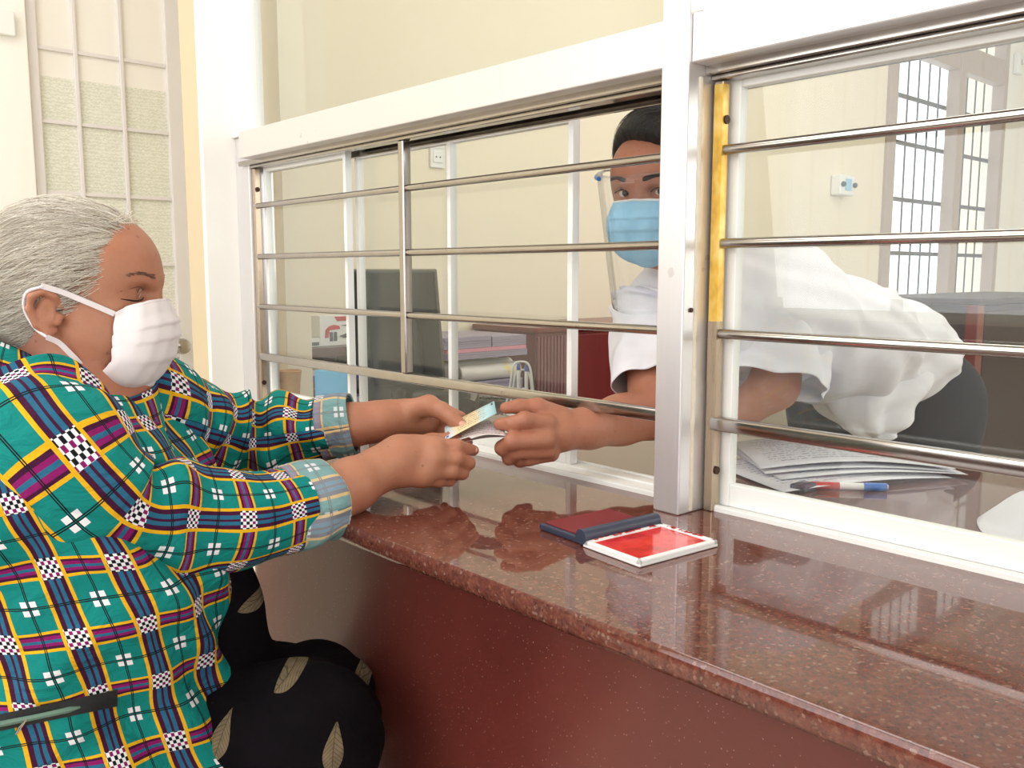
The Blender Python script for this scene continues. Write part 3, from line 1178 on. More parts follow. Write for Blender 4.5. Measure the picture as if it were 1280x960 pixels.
far_door()
x0 = dxl
x1 = onY(40, 150, yw)[0] - 0.004
t = thing('door_2', (x0, yw, 0), 'plain white door leaf left of the frosted one', 'door')
t['kind'] = 'structure'
MB().box((x0, yw - 0.02, 0.01), (x1, yw + 0.03, 2.58), 0.003).build('door_leaf', M['white_wall'], t)
k = onY(2, 25, yw)
MB().box((k[0] - .05, yw - 0.045, k[2] - 0.05), (k[0] + 0.025, yw - 0.02, k[2] + 0.02), 0.003).build('latch_plate', M['white_al'], t)

# ================================================================== WOMAN (customer)
SK = M['skin_w']
woman = thing('person', (-0.66, 0.98, 0.0), 'grey-haired person in teal plaid shirt and white mask holding out a card and slips', 'person')
HO = np.array([-0.6561, 1.1410, 1.1146])
HF = head_frame(HO, 126, -4)


def px(x, y, d, r):
    return (P(x, y, d), r * 0.001)


def hand_chain(pts, k=0.006):
    return chain([px(*p) for p in pts], k)


head = [
    ell_((0.012, 0, 0.045), (0.094, 0.072, 0.082), 0.02),
    ell_((0.050, 0, 0.058), (0.057, 0.062, 0.056), 0.02),
    ell_((0.048, 0, 0.0), (0.052, 0.062, 0.075), 0.03),
    ell_((0.050, 0.036, -0.026), (0.043, 0.033, 0.042), 0.02), ell_((0.050, -0.036, -0.026), (0.043, 0.033, 0.042), 0.02),
    cap_((0.074, 0, -0.055), (0.083, 0, -0.062), 0.026, 0.022, 0.02),
    cap_((0.02, 0.0, -0.04), (0.05, 0, -0.075), 0.05, 0.036, 0.03),
    # brow ridge, nose
    cap_((0.077, 0.042, 0.047), (0.098, 0.012, 0.046), 0.010, 0.009, 0.012), cap_((0.077, -0.042, 0.047), (0.098, -0.012, 0.046), 0.010, 0.009, 0.012),
    cap_((0.098, 0, 0.036), (0.114, 0, -0.002), 0.008, 0.010, 0.010),
    ell_((0.108, 0, -0.008), (0.013, 0.019, 0.010), 0.008),
    # eye sockets, then closed lids and the fold of the cheek beneath
    ell_((0.102, 0.033, 0.030), (0.018, 0.018, 0.009), 0.010, 's'), ell_((0.102, -0.033, 0.030), (0.018, 0.018, 0.009), 0.010, 's'),
    ell_((0.079, 0.034, 0.0295), (0.0155, 0.0175, 0.0125), 0.003), ell_((0.079, -0.034, 0.0295), (0.0155, 0.0175, 0.0125), 0.003),
    cap_((0.074, 0.050, 0.013), (0.092, 0.022, 0.011), 0.009, 0.008, 0.007), cap_((0.074, -0.050, 0.013), (0.092, -0.022, 0.011), 0.009, 0.008, 0.007),
    # mouth area
    ell_((0.092, 0, -0.035), (0.016, 0.026, 0.016), 0.012),
]
# a head seen from the front is narrower than the skull ellipsoid towards the temples
for s in (-1, 1):
    ear = [(0.027, .072, .012), (0.022, .081, .024), (0.012, .086, .029), (0.001, .088, .022), (-0.002, .086, .008), (0.004, .082, -.008), (0.014, .077, -.018), (0.020, .073, -.014)]
    head += [ell_((0.012, s * 0.078, 0.006), (0.011, 0.006, 0.020), 0.004)]
    er = [.0038, .0042, .0044, .0044, .0042, .0045, .0058, .004]
    for i in range(7):
        a, c = ear[i], ear[i + 1]
        head.append(cap_((a[0], s * a[1], a[2]), (c[0], s * c[1], c[2]), er[i], er[i + 1], 0.003))
    head.append(ell_((0.017, s * 0.088, 0.006), (0.006, 0.008, 0.011), 0.003, 's'))
    head.append(cap_((0.026, s * 0.074, 0.002), (0.024, s * 0.076, -0.006), 0.004, 0.004, 0.003))
head += [cap_((0.0, 0, -0.02), (-0.035, 0.0, -0.115), 0.056, 0.062, 0.02), cap_((0.045, 0, -0.07), (0.02, 0, -0.135), 0.032, 0.04, 0.03)]
for p in head:      # into the place
    if p['t'] == 'c':
        p['a'], p['b'] = HF[0] + HF[1] @ p['a'], HF[0] + HF[1] @ p['b']
        R_ = max(p['ra'], p['rb'])
        p['lo'], p['hi'] = np.minimum(p['a'], p['b']) - R_, np.maximum(p['a'], p['b']) + R_
    else:
        p['c'] = HF[0] + HF[1] @ p['c']
        p['R'] = HF[1] @ p['R']
        ext = np.sqrt(((p['R'] * p['r']) ** 2).sum(1))
        p['lo'], p['hi'] = p['c'] - ext, p['c'] + ext
RSH, LSH = Q(-0.50, 0.93, 0.99), Q(-0.50, 1.14, 0.99)
body = list(head)
# chest and pelvis (mostly under the clothes)
body += [ell_(Q(-0.545, 1.04, 0.93), (0.12, 0.12, 0.13), 0.04), ell_(Q(-0.51, 1.03, 0.74), (0.13, 0.13, 0.18), 0.05),
         cap_(RSH, LSH, 0.055, 0.055, 0.04)]
# right arm
relb = P(205, 655, 1.0)
body += [cap_(RSH, relb, 0.05, 0.038, 0.02)]
body += hand_chain([(205, 655, 1.0, 38), (330, 645, 1.09, 36), (400, 628, 1.145, 37), (440, 606, 1.18, 35), (474, 588, 1.21, 29)], 0.012)
body += hand_chain([(474, 586, 1.21, 28), (500, 573, 1.228, 30), (524, 571, 1.24, 29)], 0.014)
body += hand_chain([(505, 590, 1.225, 20), (530, 588, 1.235, 19)], 0.014)
body += hand_chain([(520, 560, 1.245, 16), (545, 559, 1.245, 12)], 0.012)
body += hand_chain([(532, 559, 1.24, 14), (571, 558, 1.245, 10), (592, 563, 1.27, 8)], 0.005)
body += hand_chain([(535, 573, 1.227, 15), (570, 573, 1.232, 10.5), (586, 579, 1.252, 9.2), (578, 583, 1.275, 8)], 0.004)
body += hand_chain([(530, 587, 1.228, 15), (564, 589, 1.232, 10.5), (578, 592, 1.252, 8.8), (570, 594, 1.272, 8)], 0.004)
body += hand_chain([(520, 597, 1.23, 12), (548, 600, 1.237, 9.5), (562, 601, 1.255, 8.2), (555, 600, 1.275, 7)], 0.004)
body += hand_chain([(500, 562, 1.265, 15), (540, 552, 1.285, 12), (562, 550, 1.29, 10), (584, 553, 1.288, 8.5)], 0.006)
# left arm
body += [cap_(LSH, P(225, 528, 1.25), 0.035, 0.030, 0.01), cap_(P(225, 528, 1.25), P(300, 548, 1.32), 0.030, 0.028, 0.01)]
body += hand_chain([(300, 548, 1.32, 28), (390, 538, 1.32, 28), (440, 531, 1.32, 31), (472, 527, 1.33, 29), (492, 524, 1.345, 27)], 0.012)
body += hand_chain([(490, 522, 1.345, 25), (512, 522, 1.36, 24), (530, 527, 1.37, 23)], 0.012)
body += hand_chain([(508, 514, 1.345, 18), (536, 507, 1.33, 15), (553, 514, 1.322, 12), (566, 524, 1.312, 10.5), (579, 533, 1.305, 8.5)], 0.008)
body += hand_chain([(530, 512, 1.372, 12), (556, 513, 1.385, 10), (577, 521, 1.37, 8)], 0.004)
body += hand_chain([(532, 524, 1.38, 12), (560, 529, 1.39, 9.5), (580, 538, 1.365, 8)], 0.004)
body += hand_chain([(528, 535, 1.38, 11), (554, 542, 1.385, 9), (570, 547, 1.36, 7.5)], 0.004)
body += hand_chain([(520, 545, 1.375, 10), (542, 552, 1.375, 8.5), (556, 554, 1.355, 7)], 0.004)
# knuckles
for q in ((545, 558, 1.230, 7), (544, 572, 1.217, 7.5), (538, 588, 1.219, 7), (528, 598, 1.223, 6)):
    c, r = px(*q)
    body.append(ell_(c, (r * 1.2, r * 1.2, r * 1.2), 0.018))
# legs
HIPR, HIPL = Q(-0.50, 0.985, 0.59), Q(-0.50, 1.12, 0.58)
KNR, KNL = Q(-0.240, 0.985, 0.625), Q(-0.262, 1.09, 0.60)
for hp, kn in ((HIPR, KNR), (HIPL, KNL)):
    body += [cap_(hp, kn, 0.075, 0.055, 0.03), cap_(kn, np.array([kn[0] - 0.05, kn[1] + 0.03, 0.10]), 0.052, 0.034, 0.02)]
    an = np.array([kn[0] - 0.05, kn[1] + 0.03, 0.075])
    body += [cap_(an + np.array([0, 0, -0.04]), an + np.array([0.12, -0.07, -0.045]), 0.034, 0.024, 0.02)]
wb = sdf_object('body', body, 0.0026, SK, woman)

# fingernails
def nail(q, nrm_to, r, par, along):
    c = P(*q)
    n_ = nrm(nrm_to)
    a_ = nrm(np.array(along) - n_ * (np.array(along) @ n_))
    b_ = np.cross(n_, a_)
    R4 = Matrix([[a_[0], b_[0], n_[0], 0], [a_[1], b_[1], n_[1], 0], [a_[2], b_[2], n_[2], 0], [0, 0, 0, 1]])
    MB().sphere(tuple(c), 1.0, (r * 1.25, r, r * 0.35), 16, R4).build('fingernail', M['nail'], par, True)


nail((579, 531, 1.2975), CAM - P(579, 531, 1.30) + np.array([0, 0, 0.5]), 0.0055, wb, P(579, 533, 1.3) - P(566, 524, 1.31))
nail((592, 562, 1.2635), CAM - P(592, 562, 1.26) + np.array([0, 0, 0.3]), 0.0045, wb, P(592, 563, 1.27) - P(571, 558, 1.245))

# facial details lie on the surface of the face
LF = lambda x, y, z: HF[0] + HF[1] @ np.array([x, y, z])


def on_face(p, off=0.0005, prims=head, n=6):
    """pull a point along the surface normal until it lies on the skin"""
    p = np.asarray(p, float)
    for _ in range(n):
        e = 0.0015
        g = np.array([sdf_eval(prims, (p + np.eye(3)[i] * e)[None])[0] - sdf_eval(prims, (p - np.eye(3)[i] * e)[None])[0] for i in range(3)])
        g = g / (np.linalg.norm(g) + 1e-9)
        p = p - g * (sdf_eval(prims, p[None])[0] - off)
    return p


for s in (-1, 1):
    pts = [on_face(LF(*p), 0.0004) for p in ((0.080, s * 0.052, 0.0245), (0.086, s * 0.046, 0.0222), (0.092, s * 0.038, 0.0212), (0.095, s * 0.030, 0.0214), (0.097, s * 0.023, 0.0228), (0.097, s * 0.018, 0.025))]
    MB().tube(catmull(pts, 18), [0.0005 + 0.0007 * math.sin(3.14 * k / 17) for k in range(18)], 6).build('eyelash_line', M['lash'], wb, True)
    pts = [on_face(LF(*p), 0.0002) for p in ((0.080, s * 0.053, 0.033), (0.088, s * 0.044, 0.0385), (0.094, s * 0.034, 0.0395), (0.097, s * 0.024, 0.037), (0.097, s * 0.018, 0.034))]
    MB().tube(catmull(pts, 16), 0.0006, 5).build('eyelid_crease', M['brow_soft'], wb, True)
    b = MB()
    for k in range(60):
        t_ = random.random()
        y = 0.016 + 0.036 * t_
        z = 0.0500 + 0.0055 * math.sin(t_ * 2.4) - 0.004 * t_ + random.uniform(-.0018, .0018) * (1.1 - t_ * .6)
        x = 0.106 - 0.35 * max(0, y - 0.012)
        p0 = on_face(LF(x, s * y, z), 0.0003, n=3)
        p2 = on_face(LF(x - 0.0025, s * (y + 0.0065), z + 0.0012), 0.0009, n=3)
        b.tube([p0, (p0 + p2) / 2 + HF[1][:, 0] * 0.0004, p2], [0.0003, 0.0003, 0.0001], 3)
    b.build('eyebrow', M['brow'], wb, True)

# hair: swept-back volume in the head's own frame
nfl = (0.853, -0.521)


def hair_cut(X):
    L = (X - HF[0]) @ HF[1]
    ay = np.abs(L[:, 1])
    g = nfl[0] * L[:, 0] + nfl[1] * L[:, 2] - 0.0105 + 0.13 * ay + 0.002 * np.sin(L[:, 1] * 260)
    return g


hair = [ell_((0.002, 0, 0.048), (0.096, 0.084, 0.087), 0.02, fr=HF), ell_((-0.045, 0, 0.022), (0.056, 0.074, 0.068), 0.02, fr=HF),
        ell_((0.038, 0, 0.087), (0.044, 0.05, 0.034), 0.02, fr=HF),
        ell_((-0.025, 0, -0.03), (0.035, 0.055, 0.03), 0.02, fr=HF),
        dict(t='f', fn=hair_cut, op='i', k=0.010),
        ell_((0.016, -0.088, 0.002), (0.022, 0.028, 0.030), 0.006, 's', fr=HF), ell_((0.016, 0.088, 0.002), (0.022, 0.028, 0.030), 0.006, 's', fr=HF)]


def to_local(V, fr):
    return (V - fr[0]) @ fr[1]


def frame_object(name, V, Fc, mat, parent, fr):
    o = link_mesh(name, to_local(V, fr), Fc, mat, None, True)
    R3 = fr[1]
    o.matrix_world = Matrix([[*R3[0], fr[0][0]], [*R3[1], fr[0][1]], [*R3[2], fr[0][2]], [0, 0, 0, 1]])
    attach(o, parent)
    return o


hv, hf = sdf_surface(hair, 0.003)
hl = to_local(hv, HF)
hair_o = frame_object('hair', hv, hf, M['hair_grey'], woman, HF)


def strands(name, prims, seeds, flow, n, step, off, mat, parent, rad=0.0005, wob=0.25, seed=1):
    rng = np.random.RandomState(seed)
    p = seeds.copy()
    path = [p.copy()]
    ph = rng.rand(len(p)) * 6.28
    lift = rng.rand(len(p))[:, None]

    def grad(X):
        e = 0.0015
        g = np.stack([sdf_eval(prims, X + np.eye(3)[i] * e) - sdf_eval(prims, X - np.eye(3)[i] * e) for i in range(3)], 1)
        return g / (np.linalg.norm(g, axis=1)[:, None] + 1e-9)
    for i in range(n):
        g = grad(p)
        d = flow(p)
        sd = np.cross(g, d)
        d = d + sd * (wob * np.sin(ph + i * 0.35))[:, None]
        d -= g * (d * g).sum(1)[:, None]
        d /= np.linalg.norm(d, axis=1)[:, None] + 1e-9
        p = p + d * step
        g = grad(p)
        dd = sdf_eval(prims, p)
        p = p - g * (dd - (off + 0.0025 * lift[:, 0] * math.sin(i / n * 3.14)))[:, None]
        path.append(p.copy())
    path = np.array(path)
    n1, m = path.shape[0], path.shape[1]
    T = np.gradient(path, axis=0)
    T /= np.linalg.norm(T, axis=2)[..., None] + 1e-9
    G = grad(path.reshape(-1, 3)).reshape(path.shape)
    S_ = np.cross(T, G)
    w = np.concatenate([np.linspace(0.6, 1, 3), np.linspace(1, 0.15, n1 - 3)])[:, None, None] * rad
    tri = np.stack([path + S_ * w, path - S_ * w, path + G * w], 2)      # n1, m, 3, 3
    V = tri.transpose(1, 0, 2, 3).reshape(-1, 3)
    base_ = (np.arange(m) * n1 * 3)[:, None, None]
    ii = np.arange(n1 - 1)[None, :, None] * 3
    F_ = []
    for q in range(3):
        q2 = (q + 1) % 3
        F_.append(np.concatenate([base_ + ii + q, base_ + ii + q2, base_ + ii + 3 + q2, base_ + ii + 3 + q], 2).reshape(-1, 4))
    o = link_mesh(name, V, np.concatenate(F_), mat, parent, True)
    return o


def flow_w(X):
    L = to_local(X, HF)
    t = np.stack([-np.ones(len(L)), np.zeros(len(L)), -0.35 + 2.0 * (L[:, 0] - 0.04)], 1)
    return t @ HF[1].T


rng = np.random.RandomState(3)
for nm, mt, cnt, rd in (('hair_strands', M['hair_mid'], 2600, .0003), ('hair_strands', M['hair_light'], 2600, .0003), ('hair_strands', M['hair_dark'], 1300, .0003)):
    ok = np.where((hl[:, 0] > -0.075))[0]
    idx = np.concatenate([rng.choice(ok, int(cnt * .6)), rng.choice(np.where((hl[:, 0] > 0.0) & (hl[:, 1] < 0.03))[0], int(cnt * .55))])
    strands(nm, hair[:4], hv[idx], flow_w, 12, 0.005, 0.0006, mt, hair_o, rd, seed=rng.randint(99))
# loose flyaway hairs over the forehead
b = MB()
for k in range(34):
    y = random.uniform(-0.04, 0.02)
    a = LF(0.066 + random.uniform(-.006, .004), y, 0.109)
    m = a + HF[1] @ np.array([random.uniform(.006, .018), random.uniform(-.006, .006), random.uniform(.0, .010)])
    c = m + HF[1] @ np.array([random.uniform(.002, .010), random.uniform(-.006, .006), random.uniform(-.006, .008)])
    b.tube(catmull([a, m, c], 7), 0.00035, 4)
b.build('loose_hairs', M['hair_mid'], hair_o, True)


# surgical mask: pleated sheet over nose and chin, in the head's frame
def mask_mesh(name, fr, mat, parent, prof, half, yoff, edge, ns=61, nt=49, pleat=0.0028, tilt=0.0, face=None):
    """prof: list of (x_front, z) top->bottom; edge: list of (x_side, z) top->bottom"""
    pf = catmull(np.array(prof, float), nt)
    ed = catmull(np.array(edge, float), nt)
    hw = catmull(np.array(half, float).reshape(-1, 1), nt)[:, 0]
    V = []
    for i in range(nt):
        t_ = i / (nt - 1)
        saw = 0.0
        for c0 in (0.30, 0.48, 0.66):
            if c0 - 0.10 < t_ < c0 + 0.02:
                saw = (t_ - (c0 - 0.10)) / 0.12
        for j in range(ns):
            s_ = -1 + 2 * j / (ns - 1)
            a = s_ * math.pi / 2
            sh = abs(s_)
            ca = math.cos(a) ** yoff
            x = ed[i][0] + (pf[i][0] - ed[i][0]) * ca
            z = ed[i][1] + (pf[i][1] - ed[i][1]) * ca
            y = hw[i] * math.copysign(abs(math.sin(a)) ** 0.85, s_)
            x += pleat * saw * (1 - 0.5 * sh) + 0.0007 * math.sin(s_ * 17 + t_ * 9)
            if i < 4:
                x -= 0.001 * (4 - i) / 4
            V.append(fr[0] + fr[1] @ np.array([x, y, z]))
    Vt = np.array(V)
    if face is not None:      # the sheet lies on the face, never inside it
        for _ in range(4):
            d_ = sdf_eval(face, Vt)
            e = 0.002
            g = np.stack([sdf_eval(face, Vt + np.eye(3)[i] * e) - sdf_eval(face, Vt - np.eye(3)[i] * e) for i in range(3)], 1)
            g /= np.linalg.norm(g, axis=1)[:, None] + 1e-9
            Vt = Vt + g * np.maximum(0, 0.003 - d_)[:, None]
    o = frame_object(name, Vt, grid_faces(nt, ns), mat, parent, fr)
    md = o.modifiers.new('layers', 'SOLIDIFY')
    md.thickness = 0.0012
    return o, Vt.reshape(nt, ns, 3)


mo, MG = mask_mesh('face_mask', HF, M['mask_white'], woman,
                   [(0.1145, 0.025), (0.120, 0.012), (0.1265, -0.004), (0.1275, -0.022), (0.122, -0.046), (0.108, -0.072), (0.086, -0.084)],
                   [0.056, 0.061, 0.064, 0.066, 0.066, 0.060, 0.050], 0.50,
                   [(0.076, 0.010), (0.077, -0.004), (0.078, -0.018), (0.078, -0.032), (0.076, -0.046), (0.064, -0.060), (0.050, -0.068)], face=head)
for s in (-1, 1):
    j = 0 if s < 0 else MG.shape[1] - 1
    b = MB()
    for (a, path) in ((MG[1, j], [(0.058, s * .071, .017), (0.044, s * .076, .023), (0.030, s * .082, .029), (0.012, s * .091, .0345)]), (MG[-3, j], [(0.046, s * .070, -.050), (0.036, s * .074, -.038), (0.026, s * .078, -.027), (0.016, s * .0845, -.021)])):
        pts = [a] + [on_face(LF(*q), 0.0016, head, 3) if max(sdf_eval(head, LF(*q)[None])) < 0.0016 else LF(*q) for q in path]
        C_ = catmull(pts, 16)
        C_[2:-3] = [on_face(c, 0.0012, head, 2) if sdf_eval(head, c[None])[0] < 0.0012 else c for c in C_[2:-3]]
        T_ = np.gradient(C_, axis=0)
        vs = []
        for c, tt in zip(C_, T_):
            n_ = -HF[1][:, 1] * -s
            w_ = nrm(np.cross(tt, n_)) * 0.0030
            for sg, dn in ((-1, 0), (1, 0), (1, 1), (-1, 1)):
                vs.append(b.bm.verts.new(c + w_ * sg + n_ * (0.0009 * dn)))
        for i in range(15):
            for q in range(4):
                b.bm.faces.new((vs[i * 4 + q], vs[i * 4 + (q + 1) % 4], vs[(i + 1) * 4 + (q + 1) % 4], vs[(i + 1) * 4 + q]))
    b.tube(catmull([LF(.014, s * .091, .034), LF(-.004, s * .088, .026), LF(-.008, s * .084, .008), LF(.002, s * .081, -.012), LF(.016, s * .0845, -.021)], 16), 0.0017, 6)
    b.build('ear_loop', M['mask_white'], mo, True)
b = MB()
b.tube([MG[1, j] + HF[1] @ np.array([0.0008, 0, 0]) for j in range(8, 53)], 0.0012, 6)
b.build('nose_wire_fold', M['mask_white'], mo, True)
# grey lower edge of the mask lining, folded under the chin
V = []
for j in range(61):
    s_ = -1 + 2 * j / 60
    e = MG[-1, j]
    for q in range(6):
        t_ = q / 5
        V.append(e + HF[1] @ np.array([-0.004 * t_ - 0.012 * t_ * math.cos(s_ * 1.5), -0.2 * t_ * 0.01 * s_, -0.006 * math.sin(t_ * 3.1) - 0.002 * t_]))
frame_object('mask_lower_fold', np.array(V), grid_faces(61, 6), M['mask_edge'], mo, HF)

# ------------------------------------------------------------------ shirt
rings = [  # z, r centre, half depth (front-back), w centre, half width, front drop
    (0.50, -0.468, 0.192, 1.02, 0.225, 0.0), (0.54, -0.466, 0.190, 1.02, 0.222, 0.0), (0.60, -0.470, 0.176, 1.02, 0.212, 0.0), (0.67, -0.482, 0.160, 1.02, 0.203, 0.0), (0.75, -0.487, 0.155, 1.02, 0.20, 0.0),
    (0.83, -0.497, 0.157, 1.02, 0.203, 0.0), (0.90, -0.512, 0.150, 1.02, 0.205, 0.0), (0.96, -0.535, 0.138, 1.025, 0.20, 0.0), (1.005, -0.55, 0.122, 1.03, 0.182, 0.004),
    (1.035, -0.556, 0.108, 1.035, 0.150, 0.012), (1.055, -0.558, 0.094, 1.04, 0.115, 0.022), (1.066, -0.556, 0.082, 1.04, 0.088, 0.034)]
A_ = catmull(np.array(rings), 150)
seg = 200
V, UV = [], []
rng = np.random.RandomState(5)
cum = 0.0
for i, (z, rc, a, wc, bw, drop) in enumerate(A_):
    if i:
        cum += math.hypot(z - A_[i - 1][0], 0.6 * (a - A_[i - 1][2]))
    for j in range(seg + 1):
        th = 2 * math.pi * j / seg
        c, s = math.cos(th), math.sin(th)
        e = 0.86 - 0.16 * min(1, max(0, (0.72 - z) / 0.15))
        cx, sx = math.copysign(abs(c) ** e, c), math.copysign(abs(s) ** e, s)
        hh = 1.0 - min(1, max(0, (z - 0.5) / 0.56))
        f = 0.0
        # hanging folds towards the hem, diagonal creases from the armpit, small waist rolls
        f += 0.0065 * hh * math.sin(th * 9 + 2.5 * math.sin(z * 9)) * (0.4 + 0.6 * math.sin(z * 14 + th * 2) ** 2)
        f += 0.005 * math.sin(22 * z + 5 * th + 1.2 * math.sin(3 * th)) * (0.5 + 0.5 * math.sin(3 * th + 1))
        f += 0.0035 * math.sin(52 * z + 7 * math.sin(2 * th + 0.7) + 2 * th) * (0.5 + 0.5 * math.cos(2 * th + z * 8))
        f += 0.006 * math.sin(30 * z - 4 * th + 2.0 * math.sin(2 * th + 1)) ** 3 * (0.5 + 0.5 * math.sin(th + 2))
        f += 0.005 * math.exp(-((z - 0.60) / 0.022) ** 2) * (1 if s < 0.9 else 0)
        fade = min(1, max(0, (1.05 - z) / 0.05))
        f *= 1.9 * (0.25 + 0.75 * fade)
        V.append(Q(rc + (a + f) * cx, wc + (bw + f) * sx, z - drop * cx + 0.010 * (1 if False else 0)))
        UV.append((th * 0.185 + 0.03 + 0.02 * math.sin(z * 8), cum + 0.012 * math.sin(th * 2 + 0.6)))
shirt = link_mesh('shirt', V, grid_faces(150, seg + 1), M['plaid'], woman, True, UV)
md = shirt.modifiers.new('cloth_thickness', 'SOLIDIFY')
md.thickness = 0.0015

tube_cloth('sleeve', [Q(-0.53, 0.955, 1.005), Q(-0.475, 0.915, 0.965), Q(-0.43, 0.93, 0.905), relb + np.array([0, 0, 0.005]), P(300, 650, 1.06), P(372, 634, 1.115)],
           [0.080, 0.082, 0.074, 0.066, 0.058, 0.050], M['plaid'], shirt, folds=0.0065, seed=2, rings=200, seg=110, v0=0.01, u0=0.05,
           bunch=lambda s: 1.3 * math.exp(-((s - 0.55) / 0.14) ** 2) + 0.8 * math.exp(-((s - 0.08) / 0.08) ** 2))
tube_cloth('sleeve', [Q(-0.54, 1.10, 1.01), Q(-0.49, 1.16, 0.985), P(225, 528, 1.25), P(300, 546, 1.315), P(370, 540, 1.325), P(415, 533, 1.322)],
           [0.078, 0.078, 0.070, 0.062, 0.052, 0.045], M['plaid'], shirt, folds=0.0050, seed=8, rings=200, seg=110, v0=0.02, u0=0.03,
           bunch=lambda s: 1.3 * math.exp(-((s - 0.6) / 0.2) ** 2) + 0.5)


def cuff(name, path, radii, seed, squash=(1, 1)):
    o = tube_cloth(name, path, radii, M['plaid_pale'], shirt, folds=0.003, seed=seed, rings=24, seg=90, u0=0.02, v0=0.03, squash=squash, thick=0.0035, wav=2.0)
    return o


cuff('cuff', [P(352, 637, 1.105), P(372, 634, 1.118), P(392, 629, 1.132), P(408, 624, 1.146)], [0.053, 0.0545, 0.0545, 0.0525], 4)
cuff('cuff', [P(402, 534, 1.322), P(416, 532, 1.322), P(430, 530, 1.322), P(442, 528, 1.322)], [0.049, 0.0485, 0.047, 0.044], 6)

# collar: a band round the neck that opens into two lapels at the front
def ribbon(name, top, bot, n, mat, parent, thick=0.0025, rows=8, curl=0.006, uvo=0.0):
    A = catmull(top, n)
    Bq = catmull(bot, n)
    V, UV = [], []
    cum = 0
    for i in range(n):
        if i:
            cum += np.linalg.norm(Bq[i] - Bq[i - 1])
        for r in range(rows):
            t_ = r / (rows - 1)
            p = A[i] * (1 - t_) + Bq[i] * t_
            out_ = nrm(p - np.array([*Q(-0.56, 1.04, 0)[:2], p[2]]))
            p = p + out_ * curl * math.sin(t_ * math.pi)
            V.append(p)
            UV.append((cum + uvo, t_ * np.linalg.norm(A[i] - Bq[i])))
    o = link_mesh(name, V, grid_faces(n, rows), mat, parent, True, UV)
    m_ = o.modifiers.new('cloth_thickness', 'SOLIDIFY')
    m_.thickness = thick
    m_.offset = 0
    return o


def ringp(deg, r, b_, z, rc=-0.558, wc=1.045):
    t_ = math.radians(deg)
    return Q(rc + r * math.cos(t_), wc + b_ * math.sin(t_), z)


# angle 0 = front, -90 = near side, 180 = back, 90 = far side
top_ = [ringp(a, .072, .074, z) for a, z in ((-28, 1.035), (-60, 1.068), (-95, 1.092), (-140, 1.108), (-180, 1.113), (-220, 1.108), (-265, 1.092), (-300, 1.068), (-332, 1.035))]
bot_ = [ringp(a, r, b_, z) for a, r, b_, z in ((-22, .135, .11, 0.985), (-52, .125, .125, 1.022), (-92, .10, .118, 1.050), (-140, .095, .10, 1.070), (-180, .092, .10, 1.075), (-220, .095, .10, 1.070), (-268, .10, .118, 1.050), (-308, .125, .125, 1.022), (-338, .135, .11, 0.985))]
ribbon('collar', top_, bot_, 90, M['plaid'], shirt, curl=0.004)
# front opening: a dark piped placket running down from the neck
ribbon('placket', [P(150, 500, 1.02), P(172, 545, 1.02), P(196, 590, 1.02), P(218, 625, 1.02)], [P(196, 478, 1.09), P(205, 530, 1.09), P(216, 575, 1.08), P(226, 622, 1.04)], 40, M['plaid'], shirt, curl=0.01, uvo=0.04)

# pocket zip
b = MB()
zp = [onY(-40, 925, 0), ]


def torso_surf(pxx, pyy, off=0.002):
    """nearest point of the shirt mesh seen along that direction"""
    d = Vector(ray(pxx, pyy)).normalized()
    ok, loc, nor, idx = shirt.ray_cast(shirt.matrix_world.inverted() @ Vector(CAM), d)
    if not ok:
        return None, None
    return np.array(shirt.matrix_world @ loc), np.array(nor)


bpy.context.view_layer.update()
pa = []
for k in range(26):
    X_ = -20 + (147 + 20) * k / 25
    Y_ = 908 - 35 * (k / 25)
    p1, n1 = torso_surf(X_, Y_ - 11)
    p2, n2 = torso_surf(X_, Y_ + 10)
    if p1 is not None and p2 is not None:
        pa.append((p1, p2))
if len(pa) > 4:
    vs = []
    toC = lambda p: nrm(CAM - p)
    for p1, p2 in pa:
        vs += [b.bm.verts.new(p1 + toC(p1) * 0.0022), b.bm.verts.new((p1 + p2) / 2 + toC(p1) * 0.0030), b.bm.verts.new(p2 + toC(p2) * 0.0022), b.bm.verts.new((p1 + p2) / 2 - toC(p1) * 0.002)]
    n_ = len(pa)
    for i in range(n_ - 1):
        for q in range(4):
            b.bm.faces.new((vs[i * 4 + q], vs[i * 4 + (q + 1) % 4], vs[i * 4 + 4 + (q + 1) % 4], vs[i * 4 + 4 + q]))
    b.bm.faces.new(vs[:4])
    b.bm.faces.new(list(reversed(vs[-4:])))
    pk = b.build('zip_pocket', M['zip_black'], shirt)
    c = MB()
    c.tube([(p1 * .42 + p2 * .58) + toC(p1) * 0.0034 for p1, p2 in pa[:19]], [0.003] * 17 + [0.002, 0.001], 6)
    c.build('pocket_lining', M['zip_lining'], pk, True)
    c = MB()
    c.tube(catmull([P(35, 915, 0.84) * 0 + (pa[8][0] * .4 + pa[8][1] * .6) + toC(pa[8][0]) * .006, pa[7][1] + toC(pa[8][0]) * .006, pa[6][1] + toC(pa[8][0]) * .006 + np.array([0, 0, -.006]), (pa[6][1] + pa[7][1]) / 2 + toC(pa[8][0]) * .007], 14), 0.0012, 6, close=True)
    c.build('zip_pull', M['alu_bar'], pk, True)

# trousers
tr = []
for hp, kn in ((HIPR, KNR), (HIPL, KNL)):
    tr += [cap_(hp, kn, 0.095, 0.078, 0.05), cap_(kn, np.array([kn[0] - 0.045, kn[1] + 0.03, 0.16]), 0.076, 0.07, 0.05)]
tr += [ell_(Q(-0.47, 1.03, 0.60), (0.15, 0.15, 0.13), 0.05)]
tr += [ell_(Q(-0.36, 1.06, 0.71), (0.055, 0.06, 0.14), 0.04)]


def tr_fold(X):
    return np.full(len(X), 1.0)


